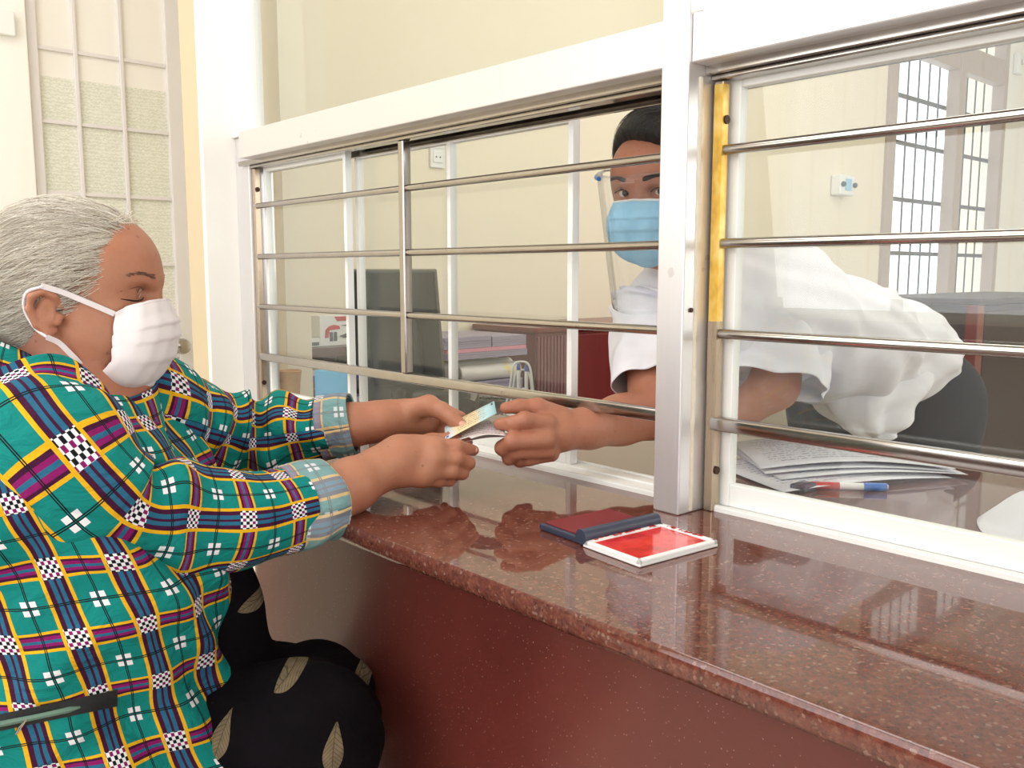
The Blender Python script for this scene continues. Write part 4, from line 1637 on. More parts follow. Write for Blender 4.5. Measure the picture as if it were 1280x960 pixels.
V, Fc = sdf_surface(tr, 0.006)
dn = 0.003 * np.sin(V[:, 2] * 70 + V[:, 0] * 55 + 2 * np.sin(V[:, 1] * 40)) + 0.002 * np.sin(V[:, 1] * 120 + V[:, 2] * 40)
ctr = Q(-0.35, 1.0, 0.5)
dirs = V - ctr
dirs /= np.linalg.norm(dirs, axis=1)[:, None]
V = V + dirs * dn[:, None]
link_mesh('trousers', V, Fc, M['floral'], woman, True)

# bead necklace
C_ = catmull([ringp(a, r, b_, z) for a, r, b_, z in ((-120, .068, .066, 1.075), (-80, .072, .070, 1.045), (-45, .088, .070, 1.015), (-15, .11, .045, 0.985), (0, .115, 0, 0.975), (20, .11, .05, 0.985), (60, .08, .07, 1.03))], 60)
b = MB()
for c in C_[::2]:
    b.sphere(c, 0.0024, seg=8)
b.build('necklace', M['bead'], woman, True)

# ================================================================== MAN (clerk, behind the glass)
man = thing('person', (0.55, 0.95, 0.0), 'dark-haired person in white shirt, blue mask and clear face shield reaching through the window', 'person')
MNAS = P(796, 238, 1.385)
_fr = head_frame((0, 0, 0), 258, -13)
MO = MNAS - _fr[1] @ np.array([0.100, 0, 0.034])
MF = (MO, _fr[1])
ML = lambda x, y, z: MF[0] + MF[1] @ np.array([x, y, z])
mh = [
    ell_((0.008, 0, 0.046), (0.092, 0.073, 0.080), 0.02),
    ell_((0.045, 0, 0.056), (0.054, 0.064, 0.056), 0.02),
    ell_((0.045, 0, 0.0), (0.048, 0.060, 0.075), 0.03),
    cap_((0.074, 0, -0.058), (0.080, 0, -0.066), 0.024, 0.020, 0.02),
    cap_((0.045, 0.030, -0.03), (0.060, 0.016, -0.06), 0.032, 0.026, 0.02), cap_((0.045, -0.030, -0.03), (0.060, -0.016, -0.06), 0.032, 0.026, 0.02),
    cap_((0.074, 0.040, 0.047), (0.092, 0.012, 0.046), 0.009, 0.008, 0.012), cap_((0.074, -0.040, 0.047), (0.092, -0.012, 0.046), 0.009, 0.008, 0.012),
    cap_((0.092, 0, 0.034), (0.112, 0, -0.006), 0.0075, 0.010, 0.010),
    ell_((0.104, 0, -0.011), (0.012, 0.017, 0.009), 0.008),
    ell_((0.100, 0.032, 0.029), (0.022, 0.016, 0.0085), 0.008, 's'), ell_((0.100, -0.032, 0.029), (0.022, 0.016, 0.0085), 0.008, 's'),
    ell_((0.074, 0.031, 0.028), (0.0125, 0.0135, 0.0120), 0.003), ell_((0.074, -0.031, 0.028), (0.0125, 0.0135, 0.0120), 0.003),
    cap_((0.078, 0.044, 0.036), (0.088, 0.020, 0.0365), 0.0052, 0.0052, 0.004), cap_((0.078, -0.044, 0.036), (0.088, -0.020, 0.0365), 0.0052, 0.0045, 0.004),
    cap_((0.0, 0, -0.02), (-0.035, 0.0, -0.11), 0.054, 0.058, 0.02),
]
for s in (-1, 1):
    mh += [ell_((0.004, s * 0.076, 0.012), (0.016, 0.007, 0.028), 0.006)]
for p in mh:
    if p['t'] == 'c':
        p['a'], p['b'] = MF[0] + MF[1] @ p['a'], MF[0] + MF[1] @ p['b']
        R_ = max(p['ra'], p['rb'])
        p['lo'], p['hi'] = np.minimum(p['a'], p['b']) - R_, np.maximum(p['a'], p['b']) + R_
    else:
        p['c'] = MF[0] + MF[1] @ p['c']
        p['R'] = MF[1] @ p['R']
        ext = np.sqrt(((p['R'] * p['r']) ** 2).sum(1))
        p['lo'], p['hi'] = p['c'] - ext, p['c'] + ext
mb = list(mh)
NECK = ML(-0.035, 0, -0.11)
MRS = P(815, 395, 1.52)      # right shoulder, half hidden by the post
MLS = P(985, 365, 1.54)      # left shoulder
MHIP = P(1098, 448, 1.86)
mb += [cap_(NECK, (MRS + MLS) / 2, 0.052, 0.05, 0.03), cap_(MRS, MLS, 0.042, 0.042, 0.03),
       cap_((MRS + MLS) / 2, MHIP, 0.07, 0.05, 0.03)]
# right arm: shoulder - elbow - wrist - hand through the gap under the lowest bar
MEL = P(818, 515, 1.395)
mb += [cap_(MRS, MEL, 0.048, 0.040, 0.02)]
mb += hand_chain([(818, 515, 1.395, 41), (775, 525, 1.37, 37), (735, 535, 1.345, 30), (716, 537, 1.335, 26)], 0.015)
mb += hand_chain([(716, 537, 1.335, 26), (698, 541, 1.325, 27), (678, 543, 1.315, 26)], 0.012)
mb += hand_chain([(702, 520, 1.325, 15), (672, 508, 1.312, 12), (648, 508, 1.302, 10), (632, 510, 1.296, 8.8)], 0.007)
mb += hand_chain([(685, 530, 1.300, 14), (656, 525, 1.282, 12), (640, 530, 1.284, 10.6), (624, 530, 1.294, 9)], 0.006)
mb += hand_chain([(684, 549, 1.292, 15), (640, 552, 1.275, 12), (628, 560, 1.288, 11), (640, 568, 1.303, 9)], 0.005)
mb += hand_chain([(686, 563, 1.300, 12), (646, 565, 1.288, 10.5), (636, 573, 1.300, 9.5), (648, 573, 1.318, 9)], 0.005)
mb += hand_chain([(690, 568, 1.312, 11), (662, 574, 1.304, 9.5), (650, 577, 1.316, 8.5), (660, 574, 1.332, 8)], 0.005)
# left arm, bent with the hand down behind the papers
MEL2 = P(968, 482, 1.50)
MWR2 = P(898, 535, 1.50)
mb += [cap_(MLS, MEL2, 0.048, 0.040, 0.02), cap_(MEL2, MWR2, 0.038, 0.028, 0.015)]
mb += [cap_(MWR2, MWR2 + nrm(MWR2 - MEL2) * 0.05, 0.028, 0.03, 0.012)]
for q in (-0.024, -0.008, 0.008, 0.024):
    a_ = MWR2 + nrm(MWR2 - MEL2) * 0.07 + np.array([q, q * .5, -0.004])
    mb += [cap_(a_, a_ + np.array([-0.035, 0.01, -0.012]), 0.009, 0.0075, 0.005)]
# legs
for s in (-1, 1):
    hp = MHIP + np.array([0.02, 0.10 * s, -0.08])
    mb += [cap_(MHIP + np.array([0, 0, -.06]), hp, 0.055, 0.06, 0.04), cap_(hp, np.array([hp[0] + 0.03, hp[1], 0.46]), 0.08, 0.055, 0.03), cap_(np.array([hp[0] + 0.03, hp[1], 0.46]), np.array([hp[0] + 0.05, hp[1], 0.07]), 0.052, 0.038, 0.02)]
    mb += [cap_(np.array([hp[0] + 0.05, hp[1], 0.045]), np.array([hp[0] - 0.12, hp[1], 0.035]), 0.042, 0.034, 0.02)]
mbo = sdf_object('body', mb, 0.0030, M['skin_m'], man)

# eyes, brows
for s in (-1, 1):
    c = ML(0.0755, s * 0.031, 0.0285)
    eye = MB().sphere(c, 0.0128, seg=24).build('eyeball', M['eye_white'], mbo, True)
    look = nrm(CAM - Rv * 0.30 + np.array([0, 0, -0.1]) - c)
    MB().sphere(c + look * 0.0086, 0.0064, seg=16).build('iris', M['iris'], eye, True)
    pts = [on_face(ML(*p), 0.0006, mh) for p in ((0.080, s * 0.047, 0.031), (0.086, s * 0.039, 0.0350), (0.090, s * 0.031, 0.0358), (0.090, s * 0.023, 0.0345), (0.089, s * 0.017, 0.030))]
    MB().tube(catmull(pts, 14), 0.0009, 5).build('eyelash_line', M['lash'], mbo, True)
    b = MB()
    for k in range(170):
        t_ = random.random()
        y = 0.013 + 0.038 * t_
        z = 0.0500 + 0.006 * math.sin(t_ * 2.4) - 0.004 * t_ + random.uniform(-.0028, .0028) * (1.1 - t_ * .6)
        x = 0.100 - 0.35 * max(0, y - 0.012)
        p0 = on_face(ML(x, s * y, z), 0.0004, mh, 3)
        p2 = on_face(ML(x - 0.0025, s * (y + 0.007), z + 0.0012), 0.0010, mh, 3)
        b.tube([p0, (p0 + p2) / 2, p2], [0.0006, 0.0005, 0.0002], 3)
    b.build('eyebrow', M['lash'], mbo, True)


def hair_cut_m(X):
    L = to_local(X, MF)
    ay = np.abs(L[:, 1])
    return 0.86 * L[:, 0] - 0.51 * L[:, 2] - 0.020 + 0.42 * np.maximum(0, 0.03 - L[:, 1]) * 0.6 + 0.10 * ay + 0.0006 * np.sin(L[:, 1] * 420)


mhair = [ell_((0.0, 0, 0.058), (0.100, 0.085, 0.100), 0.02, fr=MF), ell_((0.034, 0.010, 0.110), (0.056, 0.060, 0.040), 0.02, fr=MF),
         ell_((-0.03, 0, 0.02), (0.062, 0.074, 0.062), 0.02, fr=MF), dict(t='f', fn=hair_cut_m, op='i', k=0.006)]
V, Fc = sdf_surface(mhair, 0.0032)
mho = frame_object('hair', V, Fc, M['hair_black'], man, MF)


def flow_m(X):
    L = to_local(X, MF)
    t = np.stack([0.5 - 4 * (0.05 - np.abs(L[:, 1])), -0.8 + 0 * L[:, 0], -0.6 + 0 * L[:, 0]], 1)
    return t @ MF[1].T


idx = rng.choice(np.where(hair_cut_m(V) < -0.03)[0], 1500)
strands('hair_strands', mhair[:3], V[idx], flow_m, 8, 0.004, 0.0005, M['hair_black'], mho, 0.00035, seed=4)

# blue mask
mm, MG2 = mask_mesh('face_mask', MF, M['mask_blue'], man,
                    [(0.110, 0.020), (0.116, 0.008), (0.123, -0.006), (0.121, -0.026), (0.114, -0.05), (0.102, -0.074), (0.084, -0.086)],
                    [0.050, 0.056, 0.061, 0.064, 0.062, 0.054, 0.042], 0.5,
                    [(0.066, 0.006), (0.066, -0.008), (0.066, -0.022), (0.065, -0.036), (0.062, -0.05), (0.054, -0.062), (0.046, -0.070)], face=mh)
b = MB()
b.tube([MG2[0, j] + MF[1] @ np.array([0.001, 0, 0.0005]) for j in range(4, 57)], 0.0019, 6)
b.build('mask_top_band', M['plastic_white'], mm, True)
for s in (-1, 1):
    j = 0 if s < 0 else 60
    b = MB()
    b.tube(catmull([MG2[1, j], ML(.035, s * .073, .018), ML(.006, s * .085, .036), ML(-.012, s * .083, .012), ML(.006, s * .080, -.016), ML(.032, s * .070, -.035), MG2[-4, j]], 30), 0.0014, 6)
    b.build('ear_loop', M['plastic_white'], mm, True)

# clear face shield: bent film, its foam strip round the brow
V = []
for i in range(17):
    t_ = i / 16
    for j in range(33):
        a = (-1 + 2 * j / 32) * 1.35
        r = 0.128 - 0.010 * abs(math.sin(a))
        V.append(ML(0.012 + r * math.cos(a) * (1.02 + 0.05 * t_) - 0.006 * t_, 0.096 * math.sin(a) * (1 - 0.03 * t_), 0.062 - 0.215 * t_))
fs = link_mesh('face_shield', V, grid_faces(17, 33), M['visor'], man, True)
md = fs.modifiers.new('film', 'SOLIDIFY')
md.thickness = 0.0005
for s in (-1, 1):
    p = [ML(0.012 + (0.128 - 0.010 * abs(math.sin(a * s))) * math.cos(a) * 1.02 + 0.001, 0.097 * math.sin(a * s), 0.057) for a in (0.62, 0.78, 0.94, 1.1, 1.3)]
    b = MB()
    b.tube(catmull(p, 12), 0.0036, 8)
    b.build('blue_clip', M['cyan_blue'], fs, True)
b = MB()
b.tube(catmull([ML(0.009 + (0.122) * math.cos(a), 0.093 * math.sin(a), 0.060) for a in np.linspace(-1.35, 1.35, 9)], 40), 0.0022, 6)
b.build('brow_band', M['visor'], fs, True)
b = MB()
b.tube([ML(0.012 + 0.118 * math.cos(1.35) , 0.0937, 0.062 - 0.001), ML(-.03, .09, .055), ML(-.09, .05, .05), ML(-.108, 0, .05), ML(-.09, -.05, .05), ML(-.03, -.09, .055), ML(0.038, -.0937, 0.061)], 0.002, 6)
b.build('head_strap', M['plastic_white'], fs, True)

# white shirt: torso bent forward over the counter, wide short sleeves, hanging tail
SHC = (MRS + MLS) / 2


def cloth_loft(name, rings, mat, parent, seg=96, n=120, folds=0.006, seed=0, hem=None):
    """rings: (centre, axis u, axis v) half-axes as vectors"""
    Cn = catmull([r_[0] for r_ in rings], n)
    Un = catmull([r_[1] for r_ in rings], n)
    Vn = catmull([r_[2] for r_ in rings], n)
    rg = np.random.RandomState(seed)
    ph = rg.rand(6) * 6.28
    out = []
    for i in range(n):
        s = i / (n - 1)
        for j in range(seg):
            th = 2 * math.pi * j / seg
            f = folds * (math.sin(th * 4 + 5 * s + ph[0]) * (0.4 + 0.6 * s) + 0.6 * math.sin(th * 7 + 9 * s + 2 * math.sin(6 * s + ph[1])) + 0.7 * math.sin(26 * s + 3 * math.sin(th + ph[2])) * (0.5 + 0.5 * math.sin(th * 2 + ph[3])))
            d = Un[i] * math.cos(th) + Vn[i] * math.sin(th)
            out.append(Cn[i] + d * (1 + f / np.linalg.norm(d)))
    o = link_mesh(name, out, grid_faces(n, seg, True), mat, parent, True)
    m_ = o.modifiers.new('cloth_thickness', 'SOLIDIFY')
    m_.thickness = 0.0015
    return o


ZU = np.array([0, 0, 1.0])
back = nrm(MHIP - SHC)
side = nrm(np.cross(back, ZU))
upb = np.cross(side, back)
msp = [cap_(NECK + np.array([0, 0, -0.02]), SHC + back * 0.02, 0.062, 0.085, 0.05), cap_(MRS + back * .01, MLS + back * .01, 0.064, 0.066, 0.05),
       ell_(SHC + back * 0.10, (0.15, 0.185, 0.115), 0.05, rot=np.stack([back, side, upb], 1)),
       ell_((SHC + MHIP) / 2 + back * 0.03, (0.20, 0.19, 0.125), 0.05, rot=np.stack([back, side, upb], 1)),
       ell_(MHIP - back * 0.03, (0.13, 0.18, 0.125), 0.05, rot=np.stack([back, side, upb], 1)),
       cap_(MLS, MLS * .6 + MEL2 * .4, 0.066, 0.070, 0.04)]
V, Fc = sdf_surface(msp, 0.005)
Lb = (V - SHC) @ np.stack([back, side, upb], 1)
g_ = (V - (SHC + back * np.clip(Lb[:, :1], 0, 0.35)))
g_ /= np.linalg.norm(g_, axis=1)[:, None] + 1e-9
q1, q2, q3 = Lb[:, 0], Lb[:, 1], Lb[:, 2]
fd = 0.0050 * np.sin(46 * q1 + 20 * q3 + 2.4 * np.sin(14 * q3 + 9 * q2)) * (0.5 + 0.5 * np.sin(7 * q1 + 11 * q3 + 1)) \
    + 0.0045 * np.sin(70 * q3 - 34 * q1 + 2 * np.sin(20 * q1)) * (0.5 + 0.5 * np.cos(9 * q1 + 2)) + 0.003 * np.sin(120 * q3 + 30 * q1 + 3 * np.sin(18 * q2))
V = V + g_ * fd[:, None]
ms = link_mesh('shirt', V, Fc, M['shirt_white'], man, True)


def sleeve_m(path, r0, r1, seed, fl=0.005):
    n_ = len(path)
    rr = []
    for i, p in enumerate(path):
        a = path[max(0, i - 1)]
        c = path[min(n_ - 1, i + 1)]
        t = nrm(np.array(c) - np.array(a))
        u = nrm(np.cross(t, [0.2, 0.5, 0.8]))
        v = np.cross(t, u)
        r_ = r0 + (r1 - r0) * i / (n_ - 1)
        rr.append((np.array(p), u * r_, v * r_))
    return cloth_loft('sleeve', rr, M['shirt_white'], ms, folds=fl, seed=seed, seg=64, n=60)


sleeve_m([MRS * .9 + NECK * .1 + np.array([0.0, 0, 0.01]), MRS + np.array([-0.005, 0, 0.0]), MRS * .62 + MEL * .38, MRS * .22 + MEL * .78], 0.070, 0.064, 5)
sleeve_m([MLS + np.array([0.01, 0, -0.01]), MLS * .6 + MEL2 * .4, MEL2 + np.array([0.0, 0, 0.0])], 0.080, 0.090, 9, 0.010)
# hanging front tail
T0, T1 = P(1085, 420, 1.72), P(1105, 545, 1.66)
cloth_loft('shirt_tail', [(P(1050, 360, 1.75), Rv * 0.10, Fh * 0.06), (P(1075, 430, 1.73), Rv * 0.125, Fh * 0.07), (P(1080, 490, 1.71), Rv * 0.105, Fh * 0.07), (P(1085, 530, 1.70), Rv * 0.055, Fh * 0.055), (P(1088, 545, 1.70), Rv * 0.02, Fh * 0.04)], M['shirt_white'], ms, folds=0.009, seed=12, seg=80)
# collar
b = MB()
cp = [NECK + np.array([0.01, 0, 0.022]) + side * 0.064 * math.cos(a) + upb * 0.054 * math.sin(a) for a in np.linspace(0, 2 * math.pi, 33)[:-1]]
b.tube(cp, 0.011, 8, close=True)
b.build('collar', M['shirt_white'], ms, True)
# trousers
tr2 = [ell_(MHIP + np.array([0.03, 0, -0.05]), (0.11, 0.15, 0.10), 0.04)]
for s in (-1, 1):
    hp = MHIP + np.array([0.02, 0.10 * s, -0.08])
    kn = np.array([hp[0] + 0.03, hp[1], 0.46])
    tr2 += [cap_(MHIP + np.array([0, 0, -0.09]), hp, 0.10, 0.105, 0.04), cap_(hp + np.array([0, 0, -.06]), kn, 0.100, 0.080, 0.03), cap_(kn, np.array([hp[0] + 0.05, hp[1], 0.09]), 0.078, 0.07, 0.03)]
V, Fc = sdf_surface(tr2, 0.008)
link_mesh('trousers', V, Fc, M['dark_trousers'], man, True)

# ================================================================== THINGS IN THE HANDS
def sheet(name, c00, c10, c01, c11, arch, mat, parent=None, n=18, thick=0.0004, up=(0, 0, 1), arch2=0.0):
    c00, c10, c01, c11 = [np.asarray(v, float) for v in (c00, c10, c01, c11)]
    V, UV = [], []
    for i in range(n):
        u = i / (n - 1)
        for j in range(n):
            v = j / (n - 1)
            p = (c00 * (1 - u) + c10 * u) * (1 - v) + (c01 * (1 - u) + c11 * u) * v
            p = p + np.array(up) * (arch * math.sin(math.pi * u) + arch2 * math.sin(math.pi * v))
            V.append(p)
            UV.append((u, v))
    o = link_mesh(name, V, grid_faces(n, n), mat, parent, True, UV)
    m_ = o.modifiers.new('paper_thickness', 'SOLIDIFY')
    m_.thickness = thick
    return o


def m_print(name, paper, ink, rows, x0=0.06, x1=0.94, y0=0.1, y1=0.9, dens=0.5, tint=None):
    t = NT(name)
    uvn = t.node('ShaderNodeUVMap')
    sp = t.node('ShaderNodeSeparateXYZ')
    t.link(uvn.outputs[0], sp.inputs[0])
    u, v = sp.outputs[0], sp.outputs[1]
    line = t.math('LESS_THAN', t.math('FRACT', t.math('MULTIPLY', v, rows)), 0.45)
    mp = t.node('ShaderNodeMapping')
    t.link(uvn.outputs[0], mp.inputs[0])
    mp.inputs['Scale'].default_value = (60, rows * 1.6, 1)
    w = t.math('GREATER_THAN', t.noise(1.0, 2, 0.6, mp.outputs[0]), dens)
    inb = t.math('MULTIPLY', t.math('MULTIPLY', t.math('GREATER_THAN', u, x0), t.math('LESS_THAN', u, x1)), t.math('MULTIPLY', t.math('GREATER_THAN', v, y0), t.math('LESS_THAN', v, y1)))
    m = t.math('MULTIPLY', t.math('MULTIPLY', line, w), inb)
    base = s2l(paper) if tint is None else t.ramp(u, tint)
    return t.set(color=t.mix(m, base, s2l(ink)), rough=0.5)


M['id_card'] = m_print('identity_card_print', (235, 225, 200), (150, 130, 110), 7, 0.25, 0.8, 0.12, 0.9, 0.5,
                       [(0.0, s2l((205, 225, 235))), (0.12, s2l((225, 232, 232))), (0.25, s2l((240, 216, 170))), (0.6, s2l((238, 214, 170))), (0.72, s2l((196, 226, 226))), (1.0, s2l((170, 214, 226)))])
M['form'] = m_print('printed_slip', (224, 208, 206), (92, 78, 92), 9, dens=0.48)
M['doc'] = m_print('printed_form_sheet', (228, 228, 236), (170, 170, 184), 16, 0.08, 0.9, 0.1, 0.9, 0.5)
M['notice'] = m_print('printed_bundle', (150, 140, 160), (90, 84, 110), 12, dens=0.5)

A0 = P(556, 534, 1.318)
la = nrm(P(619, 501, 1.345) - A0) * 0.0856
lb = nrm(P(622, 516, 1.295) - P(619, 501, 1.345)) * 0.054
idc = sheet('identity_card', A0 + lb, A0 + la + lb, A0, A0 + la, 0.0005, M['id_card'], n=6, thick=0.0008)
tag(idc, 'pale blue and cream identity card held above the folded slips', 'card')
nn = nrm(np.cross(la, lb))
if nn[2] < 0:
    nn = -nn


def on_card(u, v, w, h, mat, nm):
    c = A0 + la * u + lb * (1 - v) + nn * 0.0006
    ux, vx = nrm(la) * w / 2, -nrm(lb) * h / 2
    b = MB()
    V = [c - ux - vx, c + ux - vx, c + ux + vx, c - ux + vx]
    V += [p + nn * 0.0003 for p in V]
    link_mesh(nm, V, [(0, 1, 2, 3), (4, 5, 6, 7), (0, 1, 5, 4), (1, 2, 6, 5), (2, 3, 7, 6), (3, 0, 4, 7)], mat, idc)


on_card(0.88, 0.84, 0.014, 0.008, M['grey_print'], 'barcode')
on_card(0.10, 0.40, 0.010, 0.012, M['red'], 'emblem')
on_card(0.10, 0.16, 0.012, 0.006, M['blue_cap'], 'blue_print')
# folded printed slips under the card
d0 = np.array([0, 0, -0.004])
G1 = sheet('folded_slip', P(561, 552, 1.285), P(629, 541, 1.285), P(560, 547, 1.325), P(612, 524, 1.335), 0.006, M['form'], arch2=0.002)
tag(G1, 'printed slip directly beneath the identity card, curling at its end', 'paper slip', 'printed slips in the hands')
G2 = sheet('folded_slip', P(563, 554, 1.270), P(633, 545, 1.272), P(565, 550, 1.32), P(626, 532, 1.325), 0.006, M['form'], arch2=0.002)
tag(G2, 'second printed slip, lower and further out, between the two pairs of fingers', 'paper slip', 'printed slips in the hands')
G3 = sheet('folded_slip', P(580, 553, 1.278), P(638, 547.5, 1.268), P(582, 551, 1.315), P(634, 541, 1.31), 0.003, M['form'])
tag(G3, 'lowest printed slip, its end reaching the index finger of the clerk', 'paper slip', 'printed slips in the hands')

# ================================================================== INK PAD
def W2(a, b_, z):      # pad frame: a along the hinge, b towards the wall end, from the hinge's left end
    h0 = np.array([-0.243, 0.688])
    ea = nrm(np.array([0.125, -0.012]))
    eb = np.array([-ea[1], ea[0]])
    p = h0 + ea * a + eb * b_
    return (p[0], p[1], z)


ea = nrm(np.array([0.125, -0.012]))
MT = Matrix([[ea[0], -ea[1], 0, -0.243], [ea[1], ea[0], 0, 0.688], [0, 0, 1, ZT], [0, 0, 0, 1]])
pad = thing('ink_pad', (-0.18, 0.68, ZT), 'open red ink pad lying on the granite beside the post', 'ink pad')
b = MB()      # white tray: floor and a raised rim
b.box((0.0, -0.094, 0.0005), (0.125, -0.002, 0.004), 0.001, MT)
b.box((0.0, -0.094, 0.002), (0.125, -0.087, 0.0085), 0.0022, MT, 3)
b.box((0.0, -0.094, 0.002), (0.006, -0.002, 0.0085), 0.0022, MT, 3)
b.box((0.117, -0.094, 0.002), (0.125, -0.002, 0.0085), 0.0022, MT, 3)
b.box((0.0, -0.012, 0.002), (0.125, -0.002, 0.0085), 0.0022, MT, 3)
b.build('tray', M['plastic_white'], pad)


def m_ink():
    t = NT('wet_red_ink_pad')
    v = t.coord('Object')
    n = t.noise(28, 4, 0.6, v)
    col = t.ramp(n, [(0.35, s2l((196, 16, 18))), (0.5, s2l((232, 34, 34))), (0.7, s2l((246, 72, 62)))])
    t.bump(t.noise(400, 2, 0.5, v), 0.1, 0.0005)
    return t.set(color=col, rough=0.12, coat=0.5)


MB().box((0.0065, -0.0865, 0.0041), (0.1165, -0.0125, 0.0068), 0.0008, MT).build('ink_cushion', m_ink(), pad)
b = MB()
for k in range(60):
    e = random.random()
    if e < 0.5:
        x, y = random.uniform(0.01, 0.11), -0.0108 + random.uniform(-.001, .004)
    else:
        x, y = 0.119 + random.uniform(-.001, .003), random.uniform(-0.075, -0.02)
    w, h = random.uniform(.0006, .0028), random.uniform(.0005, .0018)
    b.box((x - w, y - h, 0.0086), (x + w, y + h, 0.0089), 0, MT)
b.build('ink_smears', M['red'], pad)
b = MB().box((0.003, 0.006, 0.0005), (0.119, 0.083, 0.0085), 0.002, MT, 3)
lid = b.build('lid', M['navy'], pad)
MB().box((0.008, 0.011, 0.0086), (0.114, 0.079, 0.0098), 0.0006, MT).build('lid_lining', M['maroon'], lid)
a_, c_ = MT @ Vector((-0.001, 0.001, 0.0115)), MT @ Vector((0.121, 0.001, 0.0115))
MB().cyl(a_, c_, 0.0088, seg=24).build('hinge_roll', M['navy'], pad, True)

# ================================================================== THINGS ON THE OFFICE SIDE OF THE COUNTER
def quad_z(pts, z):
    return [onZ(x, y, z) for x, y in pts]


def paper(label, c, ang, z, arch, size=(0.297, 0.21), group='printed sheets on the counter', arch2=0.0, lift=0.0):
    ux = np.array([math.cos(ang), math.sin(ang), 0])
    uy = np.array([-ux[1], ux[0], 0])
    c = np.array([c[0], c[1], z])
    a, b_ = ux * size[0] / 2, uy * size[1] / 2
    o = sheet('paper_sheet', c - a - b_, c + a - b_ + np.array([0, 0, lift]), c - a + b_, c + a + b_ + np.array([0, 0, lift]), arch, M['doc'], n=14, arch2=arch2)
    return tag(o, label, 'paper', group)


paper('lowest printed sheet of the stack, its left corner sticking out beyond the others', (0.325, 0.70), -0.42, ZT + 0.003, 0.006)
paper('printed sheet in the middle of the stack, turned a little to the right', (0.38, 0.70), -0.62, ZT + 0.007, 0.008)
paper('printed sheet second from the top of the stack behind the glass', (0.385, 0.715), -0.70, ZT + 0.010, 0.009, arch2=0.002)
paper('topmost printed sheet of the stack, with ruled boxes', (0.39, 0.72), -0.74, ZT + 0.015, 0.012, arch2=0.004)
# marker pen lying under the papers
p0, p1 = onZ(1000, 606, ZT + 0.006), onZ(1108, 609, ZT + 0.006)
dirp = nrm(p1 - p0)
t = thing('marker_pen', (p0 + p1) / 2 * np.array([1, 1, 0]) + np.array([0, 0, ZT]), 'white marker pen with a blue cap lying in front of the printed sheets', 'pen')
MB().cyl(p0 - dirp * .01, p1 - dirp * 0.032, 0.0052, seg=16).build('barrel', M['plastic_white'], t, True)
MB().cyl(p0 + dirp * .015, p0 + dirp * 0.055, 0.0054, seg=16).build('printed_sleeve', M['red'], t, True)
MB().cyl(p1 - dirp * 0.032, p1, 0.0060, seg=16).build('cap', M['cyan_blue'], t, True)
MB().cyl(p1, p1 + dirp * .002, 0.004, seg=12).build('cap_end', M['plastic_white'], t, True)
c = onZ(1004, 613, ZT)
b = MB().box((c[0] - .018, c[1] - .012, ZT), (c[0] + .018, c[1] + .012, ZT + 0.011), 0.003, seg=3)
tag(b.build('eraser', M['navy']), 'dark blue eraser under the left side of the printed sheets', 'eraser')
# crumpled white cloth at the right edge
V = []
for i in range(40):
    for j in range(40):
        u, v = i / 39 - .5, j / 39 - .5
        rr = math.hypot(u, v) * 2
        z = max(0, 0.075 * (1 - rr ** 2)) + 0.006 * math.sin(u * 31 + 3 * math.sin(v * 12)) * (1 - min(1, rr)) + 0.004 * math.sin(v * 40 + u * 15) * (1 - min(1, rr))
        k_ = max(abs(u), abs(v)) / (math.hypot(u, v) + 1e-9)      # round the sheet's outline
        V.append((0.232 + u * k_ * 0.25 * (1 + 0.05 * math.sin(9 * math.atan2(v, u))), 0.285 + v * k_ * 0.29, ZT + 0.003 + z))
o = link_mesh('folded_cloth', V, grid_faces(40, 40), M['shirt_white'], None, True)
m_ = o.modifiers.new('thickness', 'SOLIDIFY')
m_.thickness = 0.002
m_.offset = 1
tag(o, 'crumpled white cloth at the right edge behind the glass', 'cloth')

# wire pen rack with two capped pens
cx, cy = 0.345, 1.43
t = thing('pen_stand', (cx, cy, ZT), 'white wire pen rack standing behind the thumb of the clerk', 'pen holder')
pl, pr = P(637, 520, 1.60), P(663, 520, 1.60)
dv = nrm(np.array([Rv[0], Rv[1], 0]))
c0 = np.array([cx, cy, 0])


def arch_wire(off, h, w, lean):
    pts = [c0 + dv * (off - w - lean) + np.array([0, 0, ZT + 0.003]), c0 + dv * (off - w) + np.array([0, 0, ZT + h * 0.6]), c0 + dv * (off - w * .7) + np.array([0, 0, ZT + h * 0.93]),
           c0 + dv * off + np.array([0, 0, ZT + h]), c0 + dv * (off + w * .7) + np.array([0, 0, ZT + h * 0.93]), c0 + dv * (off + w) + np.array([0, 0, ZT + h * 0.6]), c0 + dv * (off + w + lean * .4) + np.array([0, 0, ZT + 0.003])]
    return catmull(pts, 40)


